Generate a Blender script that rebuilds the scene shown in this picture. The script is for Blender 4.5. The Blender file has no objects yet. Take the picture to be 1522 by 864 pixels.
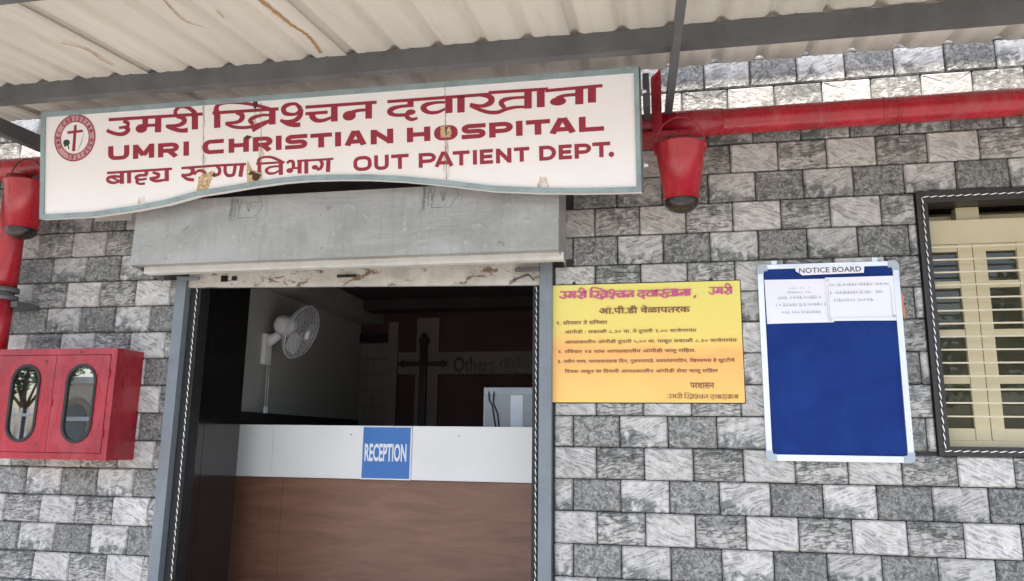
import bpy, bmesh, math, random
from mathutils import Vector, Matrix
random.seed(7)
R=math.radians
sc=bpy.context.scene
COL=sc.collection

# ---------------------------------------------------------------- camera
cam=bpy.data.cameras.new('camera'); cam.sensor_fit='HORIZONTAL'; cam.sensor_width=36.0
cam.lens=36.0*1146.94/1522.0; cam.clip_start=0.05; cam.clip_end=600
co=bpy.data.objects.new('camera',cam); COL.objects.link(co); sc.camera=co
_r=Vector((0.97978666,0.19963812,0.01275613)); _u=Vector((0.02587947,-0.18972555,0.98149604)); _f=Vector((-0.19836419,0.9613266,0.19105709))
co.matrix_world=Matrix(((_r.x,_u.x,-_f.x,0.35602),(_r.y,_u.y,-_f.y,-3.77954),(_r.z,_u.z,-_f.z,1.55),(0,0,0,1)))

# ---------------------------------------------------------------- world, sun, exposure
SUN=Vector((-0.12,-0.435,1.0)).normalized()
W=bpy.data.worlds.new('World'); sc.world=W; W.use_nodes=True
bg=W.node_tree.nodes['Background']; sky=W.node_tree.nodes.new('ShaderNodeTexSky')
sky.sky_type='NISHITA'; sky.sun_disc=False; sky.sun_elevation=math.asin(SUN.z); sky.sun_rotation=math.atan2(SUN.x,SUN.y)
sky.dust_density=3.0; sky.air_density=1.0; sky.ozone_density=1.0
W.node_tree.links.new(sky.outputs[0],bg.inputs[0]); bg.inputs[1].default_value=0.15
sl=bpy.data.lights.new('sun','SUN'); sl.energy=5.0; sl.angle=R(1.2); sl.color=(1.0,0.97,0.93)
so=bpy.data.objects.new('sun',sl); so.rotation_euler=SUN.to_track_quat('Z','Y').to_euler(); so.location=(-4,-10,12); COL.objects.link(so)
sc.view_settings.view_transform='Standard'; sc.view_settings.look='None'; sc.view_settings.gamma=1.0
sc.view_settings.exposure=1.65
sc.cycles.max_bounces=8; sc.cycles.diffuse_bounces=5; sc.cycles.glossy_bounces=4; sc.cycles.transmission_bounces=6

# ---------------------------------------------------------------- material helpers
class G:
    def __init__(s,name):
        s.m=bpy.data.materials.new(name); s.m.use_nodes=True; s.t=s.m.node_tree
        s.b=s.t.nodes['Principled BSDF']; s.tc=s.t.nodes.new('ShaderNodeTexCoord'); s.obj=s.tc.outputs['Object']; s.gen=s.tc.outputs['Generated']
    def n(s,ty,props=None,**kw):
        d=s.t.nodes.new('ShaderNode'+ty)
        for k,v in (props or {}).items(): setattr(d,k,v)
        for k,v in kw.items():
            i=d.inputs[int(k[1:])] if k[0]=='_' and k[1:].isdigit() else d.inputs[k.replace('_',' ')]
            s.set(i,v)
        return d
    def set(s,i,v):
        if isinstance(v,bpy.types.NodeSocket): s.t.links.new(v,i)
        elif isinstance(v,tuple) and len(v)==3 and i.type=='RGBA': i.default_value=(*v,1)
        else: i.default_value=v
    def mul(s,a,b,op='MULTIPLY',clamp=False):
        return s.n('Math',{'operation':op,'use_clamp':clamp},_0=a,_1=b).outputs[0]
    def mix(s,f,a,b,bt='MIX'):
        return s.n('Mix',{'data_type':'RGBA','blend_type':bt},_0=f,_6=a,_7=b).outputs[2]
    def noise(s,vec,scale,detail=4,rough=.55,dist=0.0,ty=None):
        d=s.n('TexNoise',{'noise_type':ty} if ty else None,Vector=vec,Scale=scale,Detail=float(detail),Roughness=rough,Distortion=dist)
        return d.outputs[0]
    def mp(s,vec,scale=(1,1,1),rot=(0,0,0),loc=(0,0,0)):
        return s.n('Mapping',Vector=vec,Scale=scale,Rotation=rot,Location=loc).outputs[0]
    def ramp(s,f,*st):
        d=s.n('ValToRGB',Fac=f); e=d.color_ramp.elements
        while len(e)<len(st): e.new(.5)
        for k,(p,c) in enumerate(st):
            e[k].position=p; e[k].color=(*c,1) if isinstance(c,tuple) else (c,c,c,1)
        return d.outputs[0]
    def rng(s,f,a,b,c=0.,d=1.):
        return s.n('MapRange',{'clamp':True},Value=f,From_Min=a,From_Max=b,To_Min=c,To_Max=d).outputs[0]
    def xyz(s,v): return s.n('SeparateXYZ',Vector=v).outputs
    def bump(s,h,strength=.3,dist=.002): s.set(s.b.inputs['Normal'],s.n('Bump',Strength=strength,Distance=dist,Height=h).outputs[0])
    def rnd(s): return s.n('ObjectInfo').outputs['Random']
    def fin(s,col=None,rough=None,metal=None,**kw):
        if col is not None: s.set(s.b.inputs['Base Color'],col)
        if rough is not None: s.set(s.b.inputs['Roughness'],rough)
        if metal is not None: s.set(s.b.inputs['Metallic'],metal)
        for k,v in kw.items(): s.set(s.b.inputs[k.replace('_',' ')],v)
        return s.m
def paint(name,col,rough=.5,metal=0.,dirt=.25,scale=6.,dcol=None,bump=.08,bs=90.,spec=.5,stretch=(1,1,1)):
    """painted or plain surface with soft wear, speckle and fine relief"""
    g=G(name); v=g.mp(g.obj,stretch)
    n1=g.noise(v,scale,5,.6); n2=g.noise(v,scale*7,3,.6)
    f=g.mul(g.rng(n1,.42,.72),dirt); f2=g.mul(g.rng(n2,.55,.75),dirt*.6)
    c=g.mix(f,col,dcol or tuple(x*.55 for x in col)); c=g.mix(f2,c,dcol or tuple(x*.6 for x in col))
    rr=g.rng(n1,.3,.7,max(0.03,rough-.1),min(1,rough+.12))
    g.bump(g.noise(v,bs,3),bump,.001)
    return g.fin(c,rr,metal,Specular_IOR_Level=spec)

MAT={}
def stone(kind):
    g=G('printed_stone_'+kind); r=g.rnd()
    off=g.n('CombineXYZ',_0=g.mul(r,37.),_1=g.mul(r,91.),_2=g.mul(r,53.)).outputs[0]
    v=g.n('VectorMath',{'operation':'ADD'},_0=g.obj,_1=off).outputs[0]
    z=g.xyz(g.obj)[2]; x=g.xyz(g.obj)[0]
    warp=g.noise(v,9,3,.5)
    wv=g.n('VectorMath',{'operation':'ADD'},_0=v,_1=g.n('VectorMath',{'operation':'SCALE'},_0=g.n('TexNoise',Vector=v,Scale=7.,Detail=2.).outputs[1],Scale=.06).outputs[0]).outputs[0]
    def lines(angle,sx,sz,th,w2):
        th*=1.2; w2*=1.4; sz*=.8; sx*=.85
        m=g.mp(g.mp(wv,(1,1,1),(0,R(angle),0)),(sx,1,sz))
        n=g.noise(m,1.0,3,.55); d=g.mul(g.mul(n,.5,'SUBTRACT'),0.,'ABSOLUTE')
        return g.rng(d,th,th+w2,1.,0.)
    fine=g.noise(v,150,3,.7); blot=g.noise(v,26,5,.65,.6); big=g.noise(v,10,3,.5,.3)
    if kind=='light':
        l=g.mul(lines(-24,5.5,85,.004,.022),g.rng(blot,.34,.56)); l2=g.mul(lines(-38,9,120,.0,.02),.6)
        c=g.mix(g.rng(blot,.35,.7),(.58,.56,.53),(.44,.425,.40))
        c=g.mix(g.mul(l,.34),c,(.15,.148,.14)); c=g.mix(g.mul(l2,g.mul(g.rng(blot,.35,.5),.6)),c,(.17,.167,.158)); h=g.mul(l,-.45)
    elif kind=='banded':
        top=g.rng(g.mul(z,g.mul(g.mul(big,.5,'SUBTRACT'),.16),'ADD'),-.012,.028)
        l=lines(6,12,70,.002,.02)
        c=g.mix(g.rng(blot,.42,.6),(.46,.445,.415),(.24,.235,.22))
        c=g.mix(g.mul(g.mul(top,g.rng(blot,.33,.56)),.85),c,(.13,.138,.128)); c=g.mix(g.mul(l,.55),c,(.07,.072,.066)); h=g.mul(l,-.7)
        c=g.mix(g.mul(g.rng(g.noise(v,60,4,.7),.58,.64),.5),c,(.46,.45,.42))
    elif kind=='dark':
        l=lines(-20,26,60,.0,.035); l2=lines(70,26,50,.0,.03)
        c=g.mix(g.rng(g.noise(v,17,4,.72,2.6),.43,.55),(.085,.089,.082),(.27,.266,.25))
        c=g.mix(g.mul(g.rng(g.noise(v,30,4,.75,3.),.53,.58),.75),c,(.42,.41,.385))
        c=g.mix(g.mul(l,.6),c,(.05,.053,.049)); c=g.mix(g.mul(l2,.4),c,(.06,.06,.056)); h=g.mul(blot,1.4)
    else:
        low=g.rng(g.mul(g.mul(z,g.mul(x,.25),'ADD'),g.mul(g.mul(big,.5,'SUBTRACT'),.14),'ADD'),.0,-.045)
        l=g.mul(lines(22,6,95,.002,.022),g.rng(blot,.34,.56))
        c=g.mix(g.rng(blot,.4,.66),(.52,.505,.48),(.36,.35,.33))
        c=g.mix(g.mul(low,g.rng(blot,.36,.55)),c,(.13,.14,.133)); c=g.mix(g.mul(l,.34),c,(.13,.132,.125)); h=g.mul(l,-.45)
    c=g.mix(g.rng(fine,.35,.7,0,.16),c,(.12,.12,.11))
    b=g.rng(r,0,1,.80,1.14)
    c=g.mix(1.,c,g.n('CombineColor',_0=b,_1=b,_2=g.mul(b,1.0)).outputs[0],'MULTIPLY')
    g.bump(g.mul(g.mul(h,g.mul(blot,1.2),'ADD'),g.mul(big,2.5),'ADD'),1.,.006)
    return g.fin(c,g.rng(blot,.3,.7,.26,.44),Specular_IOR_Level=.5)
for k in ('light','banded','dark','veined'): MAT[k]=stone(k)
MAT['mortar']=paint('dark_grey_grout',(.045,.045,.042),.85)
MAT['plaster']=paint('grey_plaster',(.42,.40,.37),.8)
def roofmat():
    g=G('beige_painted_sheet'); v=g.obj
    n=g.noise(g.mp(v,(1,.25,1)),2.2,4,.6,.4); n2=g.noise(g.mp(v,(1.5,.12,1)),16,4,.65); n3=g.noise(v,70,3,.6)
    c=g.mix(g.rng(n,.35,.7),(.62,.585,.52),(.52,.485,.43)); c=g.mix(g.mul(g.rng(n2,.55,.78),.35),c,(.36,.31,.25))
    c=g.mix(g.mul(g.rng(n3,.68,.74),.3),c,(.2,.17,.13))
    g.bump(g.mul(g.noise(v,5,2),g.mul(n3,.1),'ADD'),.25,.006)
    return g.fin(c,g.rng(n,.3,.7,.38,.6),0.)
MAT['roof']=roofmat()
MAT['steel']=paint('grey_enamel_steel',(.105,.11,.115),.5,0.,.5,5,(.05,.045,.04))
MAT['post']=paint('blue_grey_enamel_steel',(.165,.19,.21),.42,0.,.4,4,(.09,.10,.11))
MAT['red']=paint('red_gloss_paint',(.36,.014,.028),.24,0.,.45,7,(.18,.008,.016),.05,60,.6)
MAT['redcab']=paint('red_cabinet_paint',(.37,.022,.036),.30,0.,.3,5,(.26,.016,.026),.05,60,.6)
def redmat(name,col,dust):
    g=G(name); v=g.obj
    a=g.noise(g.mp(v,(1,1,1)),5,5,.65,.5); d=g.noise(v,45,5,.75); e=g.noise(g.mp(v,(4,4,1.2)),3,5,.65,.6); z=g.noise(v,130,2)
    c=g.mix(g.rng(a,.35,.7),col,tuple(k*.62 for k in col)); c=g.mix(g.mul(g.rng(e,.52,.75),dust),c,(.42,.16,.15))
    c=g.mix(g.mul(g.rng(d,.66,.70),.8),c,(.10,.035,.03)); c=g.mix(g.mul(g.rng(a,.62,.8),dust*.8),c,(.36,.20,.18))
    g.bump(g.mul(a,g.mul(d,.3),'ADD'),.35,.006)
    return g.fin(c,g.mul(g.rng(e,.3,.7,.12,.32),g.mul(d,.12),'ADD'),0.)
MAT['red']=redmat('red_gloss_paint',(.41,.015,.028),.26); MAT['redcab']=redmat('red_cabinet_paint',(.36,.020,.034),.2)
MAT['black']=paint('black_rubber',(.012,.012,.012),.6)
MAT['iron']=paint('rusty_black_iron',(.012,.010,.010),.28,.0,.5,14,(.06,.03,.02),.3,40)
MAT['signwhite']=paint('white_sign_enamel',(.76,.73,.72),.45,0.,.16,3,(.60,.55,.50))
MAT['teal']=paint('teal_grey_trim_paint',(.255,.335,.345),.5,0.,.55,7,(.13,.15,.15))
MAT['maroon']=paint('maroon_sign_paint',(.27,.013,.034),.5,0.,.35,20,(.19,.012,.03))
MAT['galv']=paint('galvanised_sheet',(.33,.325,.305),.45,.25,.35,5,(.24,.235,.215),.12,25,stretch=(.5,1,1))
def galv():
    g=G('streaked_galvanised_sheet'); v=g.obj
    a=g.noise(g.mp(v,(.7,1,1.6)),3,5,.65,.8); b=g.noise(g.mp(v,(9,1,1.2)),3,4,.6,.3); d=g.noise(v,26,5,.7)
    c=g.mix(g.rng(a,.35,.68),(.37,.37,.35),(.27,.275,.26)); c=g.mix(g.mul(g.rng(b,.5,.75),.4),c,(.20,.19,.17)); c=g.mix(g.mul(g.rng(d,.6,.68),.55),c,(.47,.47,.455))
    c=g.mix(g.mul(g.rng(g.noise(v,14,4,.6),.66,.7),.5),c,(.17,.13,.10))
    g.bump(g.mul(a,g.mul(d,.15),'ADD'),.5,.02)
    return g.fin(c,g.rng(a,.3,.7,.42,.62),.15)
MAT['peel']=(lambda g:(g.bump(g.noise(g.obj,40,4),.4,.003),g.fin(g.mix(g.rng(g.noise(g.mp(g.obj,(.6,1,1.2)),16,5,.7,.5),.56,.62),g.mix(g.rng(g.noise(g.obj,9,4),.4,.7),(.50,.48,.44),(.36,.335,.30)),(.16,.095,.06)),.6))[1])(G('peeling_white_paint'))
MAT['galv']=galv()
MAT['faint']=(lambda g:g.fin((.42,.24,.10),.8,0.,Alpha=g.mul(g.rng(g.noise(g.mp(g.obj,(3,1,.8)),14,4,.7),.42,.68),.5)))(G('faint_rust_run'))
MAT['dusty']=paint('brown_room_backdrop',(.50,.42,.31),.8)
MAT['flange']=paint('pale_zinc_flange',(.62,.61,.58),.4,.2,.35,12,(.4,.37,.33))
MAT['ink']=paint('grey_stamp_ink',(.13,.135,.14),.7,0.,.8,30,(.3,.31,.31))
MAT['white']=paint('white_laminate',(.81,.80,.775),.3,0.,.0,4,bump=.02)
MAT['white']=(lambda g:g.fin(g.mix(g.rng(g.noise(g.obj,3,4),.4,.7),(.86,.85,.81),(.82,.805,.765)),.32))(G('white_laminate'))
MAT['blue']=paint('blue_print',(.035,.17,.50),.4,0.,.1,6,bump=.02)
MAT['whiteprint']=paint('white_print',(.82,.83,.85),.5,0.,.05)
MAT['paper']=paint('white_paper',(.74,.74,.80),.6,0.,.06,5,bump=.1,bs=20)
MAT['pencil']=paint('faded_grey_print',(.36,.34,.42),.7,0.,.6,60,(.6,.6,.66))
MAT['darkprint']=paint('dark_print',(.05,.045,.07),.6,0.,.2)
MAT['felt']=(lambda g:(g.bump(g.noise(g.obj,400,2),.5,.002),g.fin(g.mix(g.rng(g.noise(g.obj,5,5,.65,.5),.35,.7),(.010,.030,.150),(.015,.043,.195)),.9,Specular_IOR_Level=.1))[1])(G('blue_felt'))
MAT['alu']=paint('brushed_aluminium',(.66,.68,.72),.35,.45,.15,8,bump=.05)
MAT['corner']=paint('grey_plastic',(.36,.41,.46),.45)
MAT['cream']=paint('cream_enamel_wood',(.50,.43,.27),.45,0.,.3,6,(.42,.35,.20),.1,40)
MAT['bar']=paint('cream_painted_bar',(.56,.50,.36),.4,0.,.4,20,(.35,.28,.18))
MAT['wframe']=paint('dark_brown_frame',(.018,.015,.014),.4,0.,.4,12,(.04,.035,.03))
MAT['fan']=paint('white_fan_plastic',(.85,.85,.88),.35,0.,.08)
MAT['wire']=paint('white_wire',(.62,.62,.66),.35,.1,.1)
MAT['roomgrey']=paint('grey_room_paint',(.36,.36,.33),.7,0.,.12,2)
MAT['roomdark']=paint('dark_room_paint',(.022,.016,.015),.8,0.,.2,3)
MAT['roommaroon']=paint('maroon_room_paint',(.05,.016,.018),.7,0.,.15,3)
MAT['band']=paint('taupe_room_band',(.17,.14,.13),.7,0.,.2,4)
MAT['crosswood']=paint('black_lacquered_wood',(.008,.007,.006),.3)
MAT['bulkhead']=paint('pale_bulkhead_paint',(.27,.26,.24),.7)
MAT['floor']=paint('grey_floor_tile',(.35,.34,.32),.4)
MAT['concrete']=paint('sunlit_concrete',(.215,.20,.18),.85,0.,.3,1.2,bump=.4,bs=30)
MAT['thread']=paint('twisted_light_thread',(.70,.66,.62),.3,.2,.1)
MAT['beadshine']=paint('clear_bulb_sleeve',(.85,.83,.80),.15,.3,.05)
MAT['leaf']=(lambda g:g.fin(g.mix(g.noise(g.obj,3,3),(.035,.085,.03),(.09,.16,.045)),.6))(G('green_leaf'))
MAT['bark']=paint('brown_bark',(.12,.085,.06),.9,0.,.5,9,bump=.6,bs=25)
MAT['housepaint']=paint('pale_house_paint',(.66,.64,.60),.7,0.,.15,1)
MAT['arch']=paint('tan_arch_render',(.42,.36,.27),.8,0.,.2,2)
MAT['housedark']=paint('house_shadow_glass',(.22,.23,.22),.3)
MAT['fence']=paint('white_fence_paint',(.75,.75,.73),.5)
MAT['rust']=(lambda g:g.fin(g.mix(g.rng(g.noise(g.obj,60,4,.7),.4,.65),(.62,.50,.32),(.30,.16,.06)),.8))(G('rust_stained_paint'))
MAT['rustdark']=paint('dark_rust_hole',(.07,.035,.02),.9)
MAT['crack']=paint('brown_crack',(.24,.17,.12),.9)
def woodmat():
    g=G('brown_wood_laminate'); v=g.mp(g.obj,(.7,1,5))
    n=g.noise(v,3.2,6,.65,.8); n2=g.noise(g.mp(g.obj,(1,1,22)),4,5,.7,.4)
    c=g.mix(g.rng(n,.35,.68),(.245,.118,.073),(.170,.078,.048)); c=g.mix(g.mul(g.rng(n2,.55,.72),.35),c,(.11,.05,.034))
    return g.fin(c,g.rng(n,.3,.7,.3,.42))
MAT['wood']=woodmat()
def glassy(name,tint,alpha,rough=.02,ior=1.5):
    g=G(name); t=g.t; o=t.nodes['Material Output']
    gl=g.n('BsdfGlossy',Roughness=rough); tr=g.n('BsdfTransparent',Color=tint); fr=g.n('Fresnel',IOR=ior)
    ms=g.n('MixShader',_0=g.mul(fr.outputs[0],alpha),_1=tr.outputs[0],_2=gl.outputs[0]); t.links.new(ms.outputs[0],o.inputs[0]); return g.m
MAT['glass']=glassy('window_glass',(.78,.80,.76),1.0,.02,1.42)
MAT['mirrorglass']=glassy('reflective_cabinet_glass',(.16,.2,.19),1.0,.012,5.5)
MAT['tint']=paint('black_glossy_laminate',(.010,.009,.009),.04,0.,.0,bump=.0,spec=.5)
def yellowmat():
    g=G('yellow_orange_print'); x=g.xyz(g.obj); n=g.noise(g.mp(g.obj,(1,1,1.4)),2.6,3,.5,.5)
    f=g.rng(g.mul(g.mul(x[2],-1.0),g.mul(n,.42),'ADD'),-.12,.50)
    c=g.ramp(f,(0.,(.70,.62,.13)),(.45,(.74,.58,.13)),(.66,(.80,.40,.11)),(1.,(.80,.50,.13)))
    g.bump(g.noise(g.obj,3,2),.3,.01)
    return g.fin(c,.38)
MAT['yellow']=yellowmat()
MAT['pinkprint']=paint('pink_title_print',(.50,.07,.20),.5,0.,.2,30)
MAT['brownprint']=paint('brown_print',(.20,.065,.03),.5)
MAT['bodyprint']=paint('dark_small_print',(.17,.055,.03),.5,0.,.3,60,(.2,.14,.06))
MAT['screen']=paint('glossy_grey_screen',(.17,.22,.28),.15,.0,.45,5,(.09,.12,.16),spec=.8)
MAT['palestrip']=paint('pale_paper_strip',(.66,.72,.78),.5)
MAT['greyleaf']=paint('black_green_print',(.02,.04,.03),.6)
MAT['ringpink']=paint('faded_pink_print',(.50,.29,.30),.6,0.,.3,30)
MAT['stain']=(lambda g:g.fin((.36,.20,.06),.7,0.,Alpha=g.rng(g.noise(g.obj,28,4,.7),.3,.5,.35,.9)))(G('brown_water_stain'))
MAT['tape']=paint('orange_tape',(.55,.22,.12),.6)

# ---------------------------------------------------------------- mesh helpers
ORG={}
def org(p): return ORG.get(p.name,Vector((0,0,0))) if p is not None else Vector((0,0,0))
def thing(name,label,cat,loc=(0,0,0),group=None,rot=None):
    o=bpy.data.objects.new(name,None); o.empty_display_size=.1; COL.objects.link(o); o.location=loc
    if rot: o.rotation_euler=rot; ORG[o.name]=Vector((0,0,0))
    else: ORG[o.name]=Vector(loc)
    o['label']=label; o['category']=cat
    if group:o['group']=group
    return o
def tag(o,label=None,cat=None,group=None,kind=None):
    for k,v in (('label',label),('category',cat),('group',group),('kind',kind)):
        if v: o[k]=v
    return o
def mobj(name,V,F,mat,parent=None,smooth=False,abs_=True):
    q=org(parent) if abs_ else Vector((0,0,0))
    me=bpy.data.meshes.new(name); me.from_pydata([tuple(Vector(v)-q) for v in V],[],F); me.update()
    mats=mat if isinstance(mat,list) else [mat]
    for m in mats: me.materials.append(MAT[m] if isinstance(m,str) else m)
    if smooth: me.shade_smooth()
    o=bpy.data.objects.new(name,me); COL.objects.link(o)
    if parent is not None: o.parent=parent; ORG[o.name]=q
    return o
class MB:
    """collects shapes, builds ONE mesh object"""
    def __init__(s): s.V=[];s.F=[];s.sm=[]
    def add(s,V,F,sm=False):
        n=len(s.V); s.V+= [tuple(v) for v in V]; s.F+=[tuple(i+n for i in f) for f in F]; s.sm+=[sm]*len(F); return s
    def box(s,x0,x1,y0,y1,z0,z1,b=0.0):
        if b<=0:
            V=[(x,y,z) for x in(x0,x1) for y in(y0,y1) for z in(z0,z1)]
            return s.add(V,[(0,1,3,2),(4,6,7,5),(0,4,5,1),(2,3,7,6),(0,2,6,4),(1,5,7,3)])
        bm=bmesh.new(); bmesh.ops.create_cube(bm,size=1)
        for v in bm.verts: v.co=Vector(((x0+x1)/2+v.co.x*(x1-x0),(y0+y1)/2+v.co.y*(y1-y0),(z0+z1)/2+v.co.z*(z1-z0)))
        bmesh.ops.bevel(bm,geom=bm.edges[:],offset=b,segments=2,affect='EDGES',profile=.7)
        return s.bm(bm)
    def bm(s,bm,sm=False):
        bm.verts.index_update(); s.add([v.co[:] for v in bm.verts],[[v.index for v in f.verts] for f in bm.faces],sm); bm.free(); return s
    def prism(s,poly,y0,y1,inv=False):
        """poly in (x,z); extruded along y"""
        n=len(poly); V=[(x,y0,z) for x,z in poly]+[(x,y1,z) for x,z in poly]
        F=[tuple(range(n)),tuple(range(2*n-1,n-1,-1))]+[(i,i+n,(i+1)%n+n,(i+1)%n) for i in range(n)]
        return s.add(V,F)
    def tube(s,pts,r,seg=10,caps=True):
        P=[Vector(p) for p in pts]; rs=r if isinstance(r,(list,tuple)) else [r]*len(P); V=[];F=[]
        prev=None
        for i,p in enumerate(P):
            t=(P[min(i+1,len(P)-1)]-P[max(i-1,0)]).normalized()
            if prev is None:
                a=Vector((0,0,1)) if abs(t.z)<.9 else Vector((1,0,0)); n=t.cross(a).normalized()
            else: n=(prev-t*prev.dot(t)).normalized()
            prev=n; b=t.cross(n)
            for k in range(seg):
                an=2*math.pi*k/seg; V.append(p+(n*math.cos(an)+b*math.sin(an))*rs[i])
        for i in range(len(P)-1):
            for k in range(seg):
                a=i*seg+k; b_=i*seg+(k+1)%seg; F.append((a,b_,b_+seg,a+seg))
        if caps: F.append(tuple(range(seg-1,-1,-1))); F.append(tuple(range((len(P)-1)*seg,len(P)*seg)))
        return s.add(V,F,True)
    def lathe(s,prof,c=(0,0,0),seg=28,mat=None):
        """prof (r,h) round z, optional matrix"""
        V=[];F=[];n=len(prof)
        for r,h in prof:
            for k in range(seg):
                a=2*math.pi*k/seg; p=Vector((r*math.cos(a),r*math.sin(a),h))
                if mat: p=mat@p
                V.append(p+Vector(c))
        for i in range(n-1):
            for k in range(seg):
                a=i*seg+k;b=i*seg+(k+1)%seg; F.append((a,b,b+seg,a+seg))
        return s.add(V,F,True)
    def bar(s,a,b,w,h,up=(0,0,1)):
        a=Vector(a);b=Vector(b);t=(b-a).normalized();u=Vector(up);sd=t.cross(u).normalized();u=sd.cross(t).normalized();V=[]
        for p in (a,b):
            for i,j in((-1,-1),(1,-1),(1,1),(-1,1)): V.append(p+sd*i*w/2+u*j*h/2)
        return s.add(V,[(3,2,1,0),(4,5,6,7),(0,1,5,4),(1,2,6,5),(2,3,7,6),(3,0,4,7)])
    def build(s,name,mat,parent=None,abs_=True):
        q=org(parent) if abs_ else Vector((0,0,0))
        me=bpy.data.meshes.new(name); me.from_pydata([tuple(Vector(v)-q) for v in s.V],[],s.F)
        me.polygons.foreach_set('use_smooth',s.sm); me.update()
        bm=bmesh.new(); bm.from_mesh(me); bmesh.ops.recalc_face_normals(bm,faces=bm.faces[:]); bm.to_mesh(me); bm.free()
        me.materials.append(MAT[mat] if isinstance(mat,str) else mat)
        o=bpy.data.objects.new(name,me); COL.objects.link(o)
        if parent is not None: o.parent=parent; ORG[o.name]=q
        return o
def box(name,x0,x1,y0,y1,z0,z1,mat,parent=None,b=0.0,abs_=True): return MB().box(x0,x1,y0,y1,z0,z1,b).build(name,mat,parent,abs_)

# lettering: builtin font turned to mesh; fit to a box in the x-z plane, facing -y
def text_mesh(body,x0,x1,z0,z1,y,name,mat,parent,off=0.0,abs_=True,keep=False):
    c=bpy.data.curves.new('t','FONT'); c.body=body; c.size=1; c.offset=off; c.resolution_u=3
    o=bpy.data.objects.new('t',c); COL.objects.link(o); bpy.context.view_layer.update()
    me=bpy.data.meshes.new_from_object(o.evaluated_get(bpy.context.evaluated_depsgraph_get()))
    bpy.data.objects.remove(o); bpy.data.curves.remove(c)
    xs=[v.co.x for v in me.vertices]; ys=[v.co.y for v in me.vertices]
    ax,bx,ay,by=min(xs),max(xs),min(ys),max(ys); q=org(parent) if abs_ else Vector((0,0,0))
    V=[(x0+(v.co.x-ax)/(bx-ax)*(x1-x0)-q.x,y-q.y,z0+(v.co.y-ay)/(by-ay)*(z1-z0)-q.z) for v in me.vertices]
    F=[tuple(p.vertices) for p in me.polygons]; bpy.data.meshes.remove(me)
    n=bpy.data.meshes.new(name); n.from_pydata(V,[],F); n.materials.append(MAT[mat]); n.update()
    w=bpy.data.objects.new(name,n); COL.objects.link(w); w.parent=parent
    return w
def vis(s):
    """stored order -> drawn order for the font: short i before its consonant"""
    out=[]
    for ch in s:
        if ch=='\u093f' and out:
            k=len(out)-1
            while k>=1 and out[k-1]=='\u094d': k-=2
            out.insert(max(k,0),ch)
        else: out.append(ch)
    return ''.join(out).replace('\u094d','')
def smooth_path(P,n=5):
    if len(P)<3: return [tuple(p) for p in P]
    out=[]
    for i in range(len(P)-1):
        p0=P[max(i-1,0)];p1=P[i];p2=P[i+1];p3=P[min(i+2,len(P)-1)]
        for k in range(n):
            t=k/n; out.append(tuple(.5*((2*b)+(-a+c)*t+(2*a-5*b+4*c-d)*t*t+(-a+3*b-3*c+d)*t**3) for a,b,c,d in zip(p0,p1,p2,p3)))
    out.append(tuple(P[-1])); return out
def ribbon(mb,pts,y,wx=None,wz=None):
    """flat brush stroke in the x-z plane; pts (x,z,w) or an elliptical nib wx,wz"""
    n=len(pts); V=[];F=[]
    for i,p in enumerate(pts):
        a=pts[max(i-1,0)];b=pts[min(i+1,n-1)]; tx,tz=b[0]-a[0],b[1]-a[1]; l=math.hypot(tx,tz) or 1; nx,nz=-tz/l,tx/l
        if wx is None: ox,oz=nx*p[2]*.60,nz*p[2]*.535
        else:
            d=math.sqrt((wx*nx)**2+(wz*nz)**2); ox,oz=wx*wx*nx/d/2,wz*wz*nz/d/2
        V+=[(p[0]+ox,y,p[1]+oz),(p[0]-ox,y,p[1]-oz)]
    for i in range(n-1): F.append((2*i,2*i+2,2*i+3,2*i+1))
    mb.add(V,F)
def arcp(cx,cz,rx,rz,a0,a1,n=7): return [(cx+rx*math.cos(R(a0+(a1-a0)*k/n)),cz+rz*math.sin(R(a0+(a1-a0)*k/n))) for k in range(n+1)]
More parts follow.
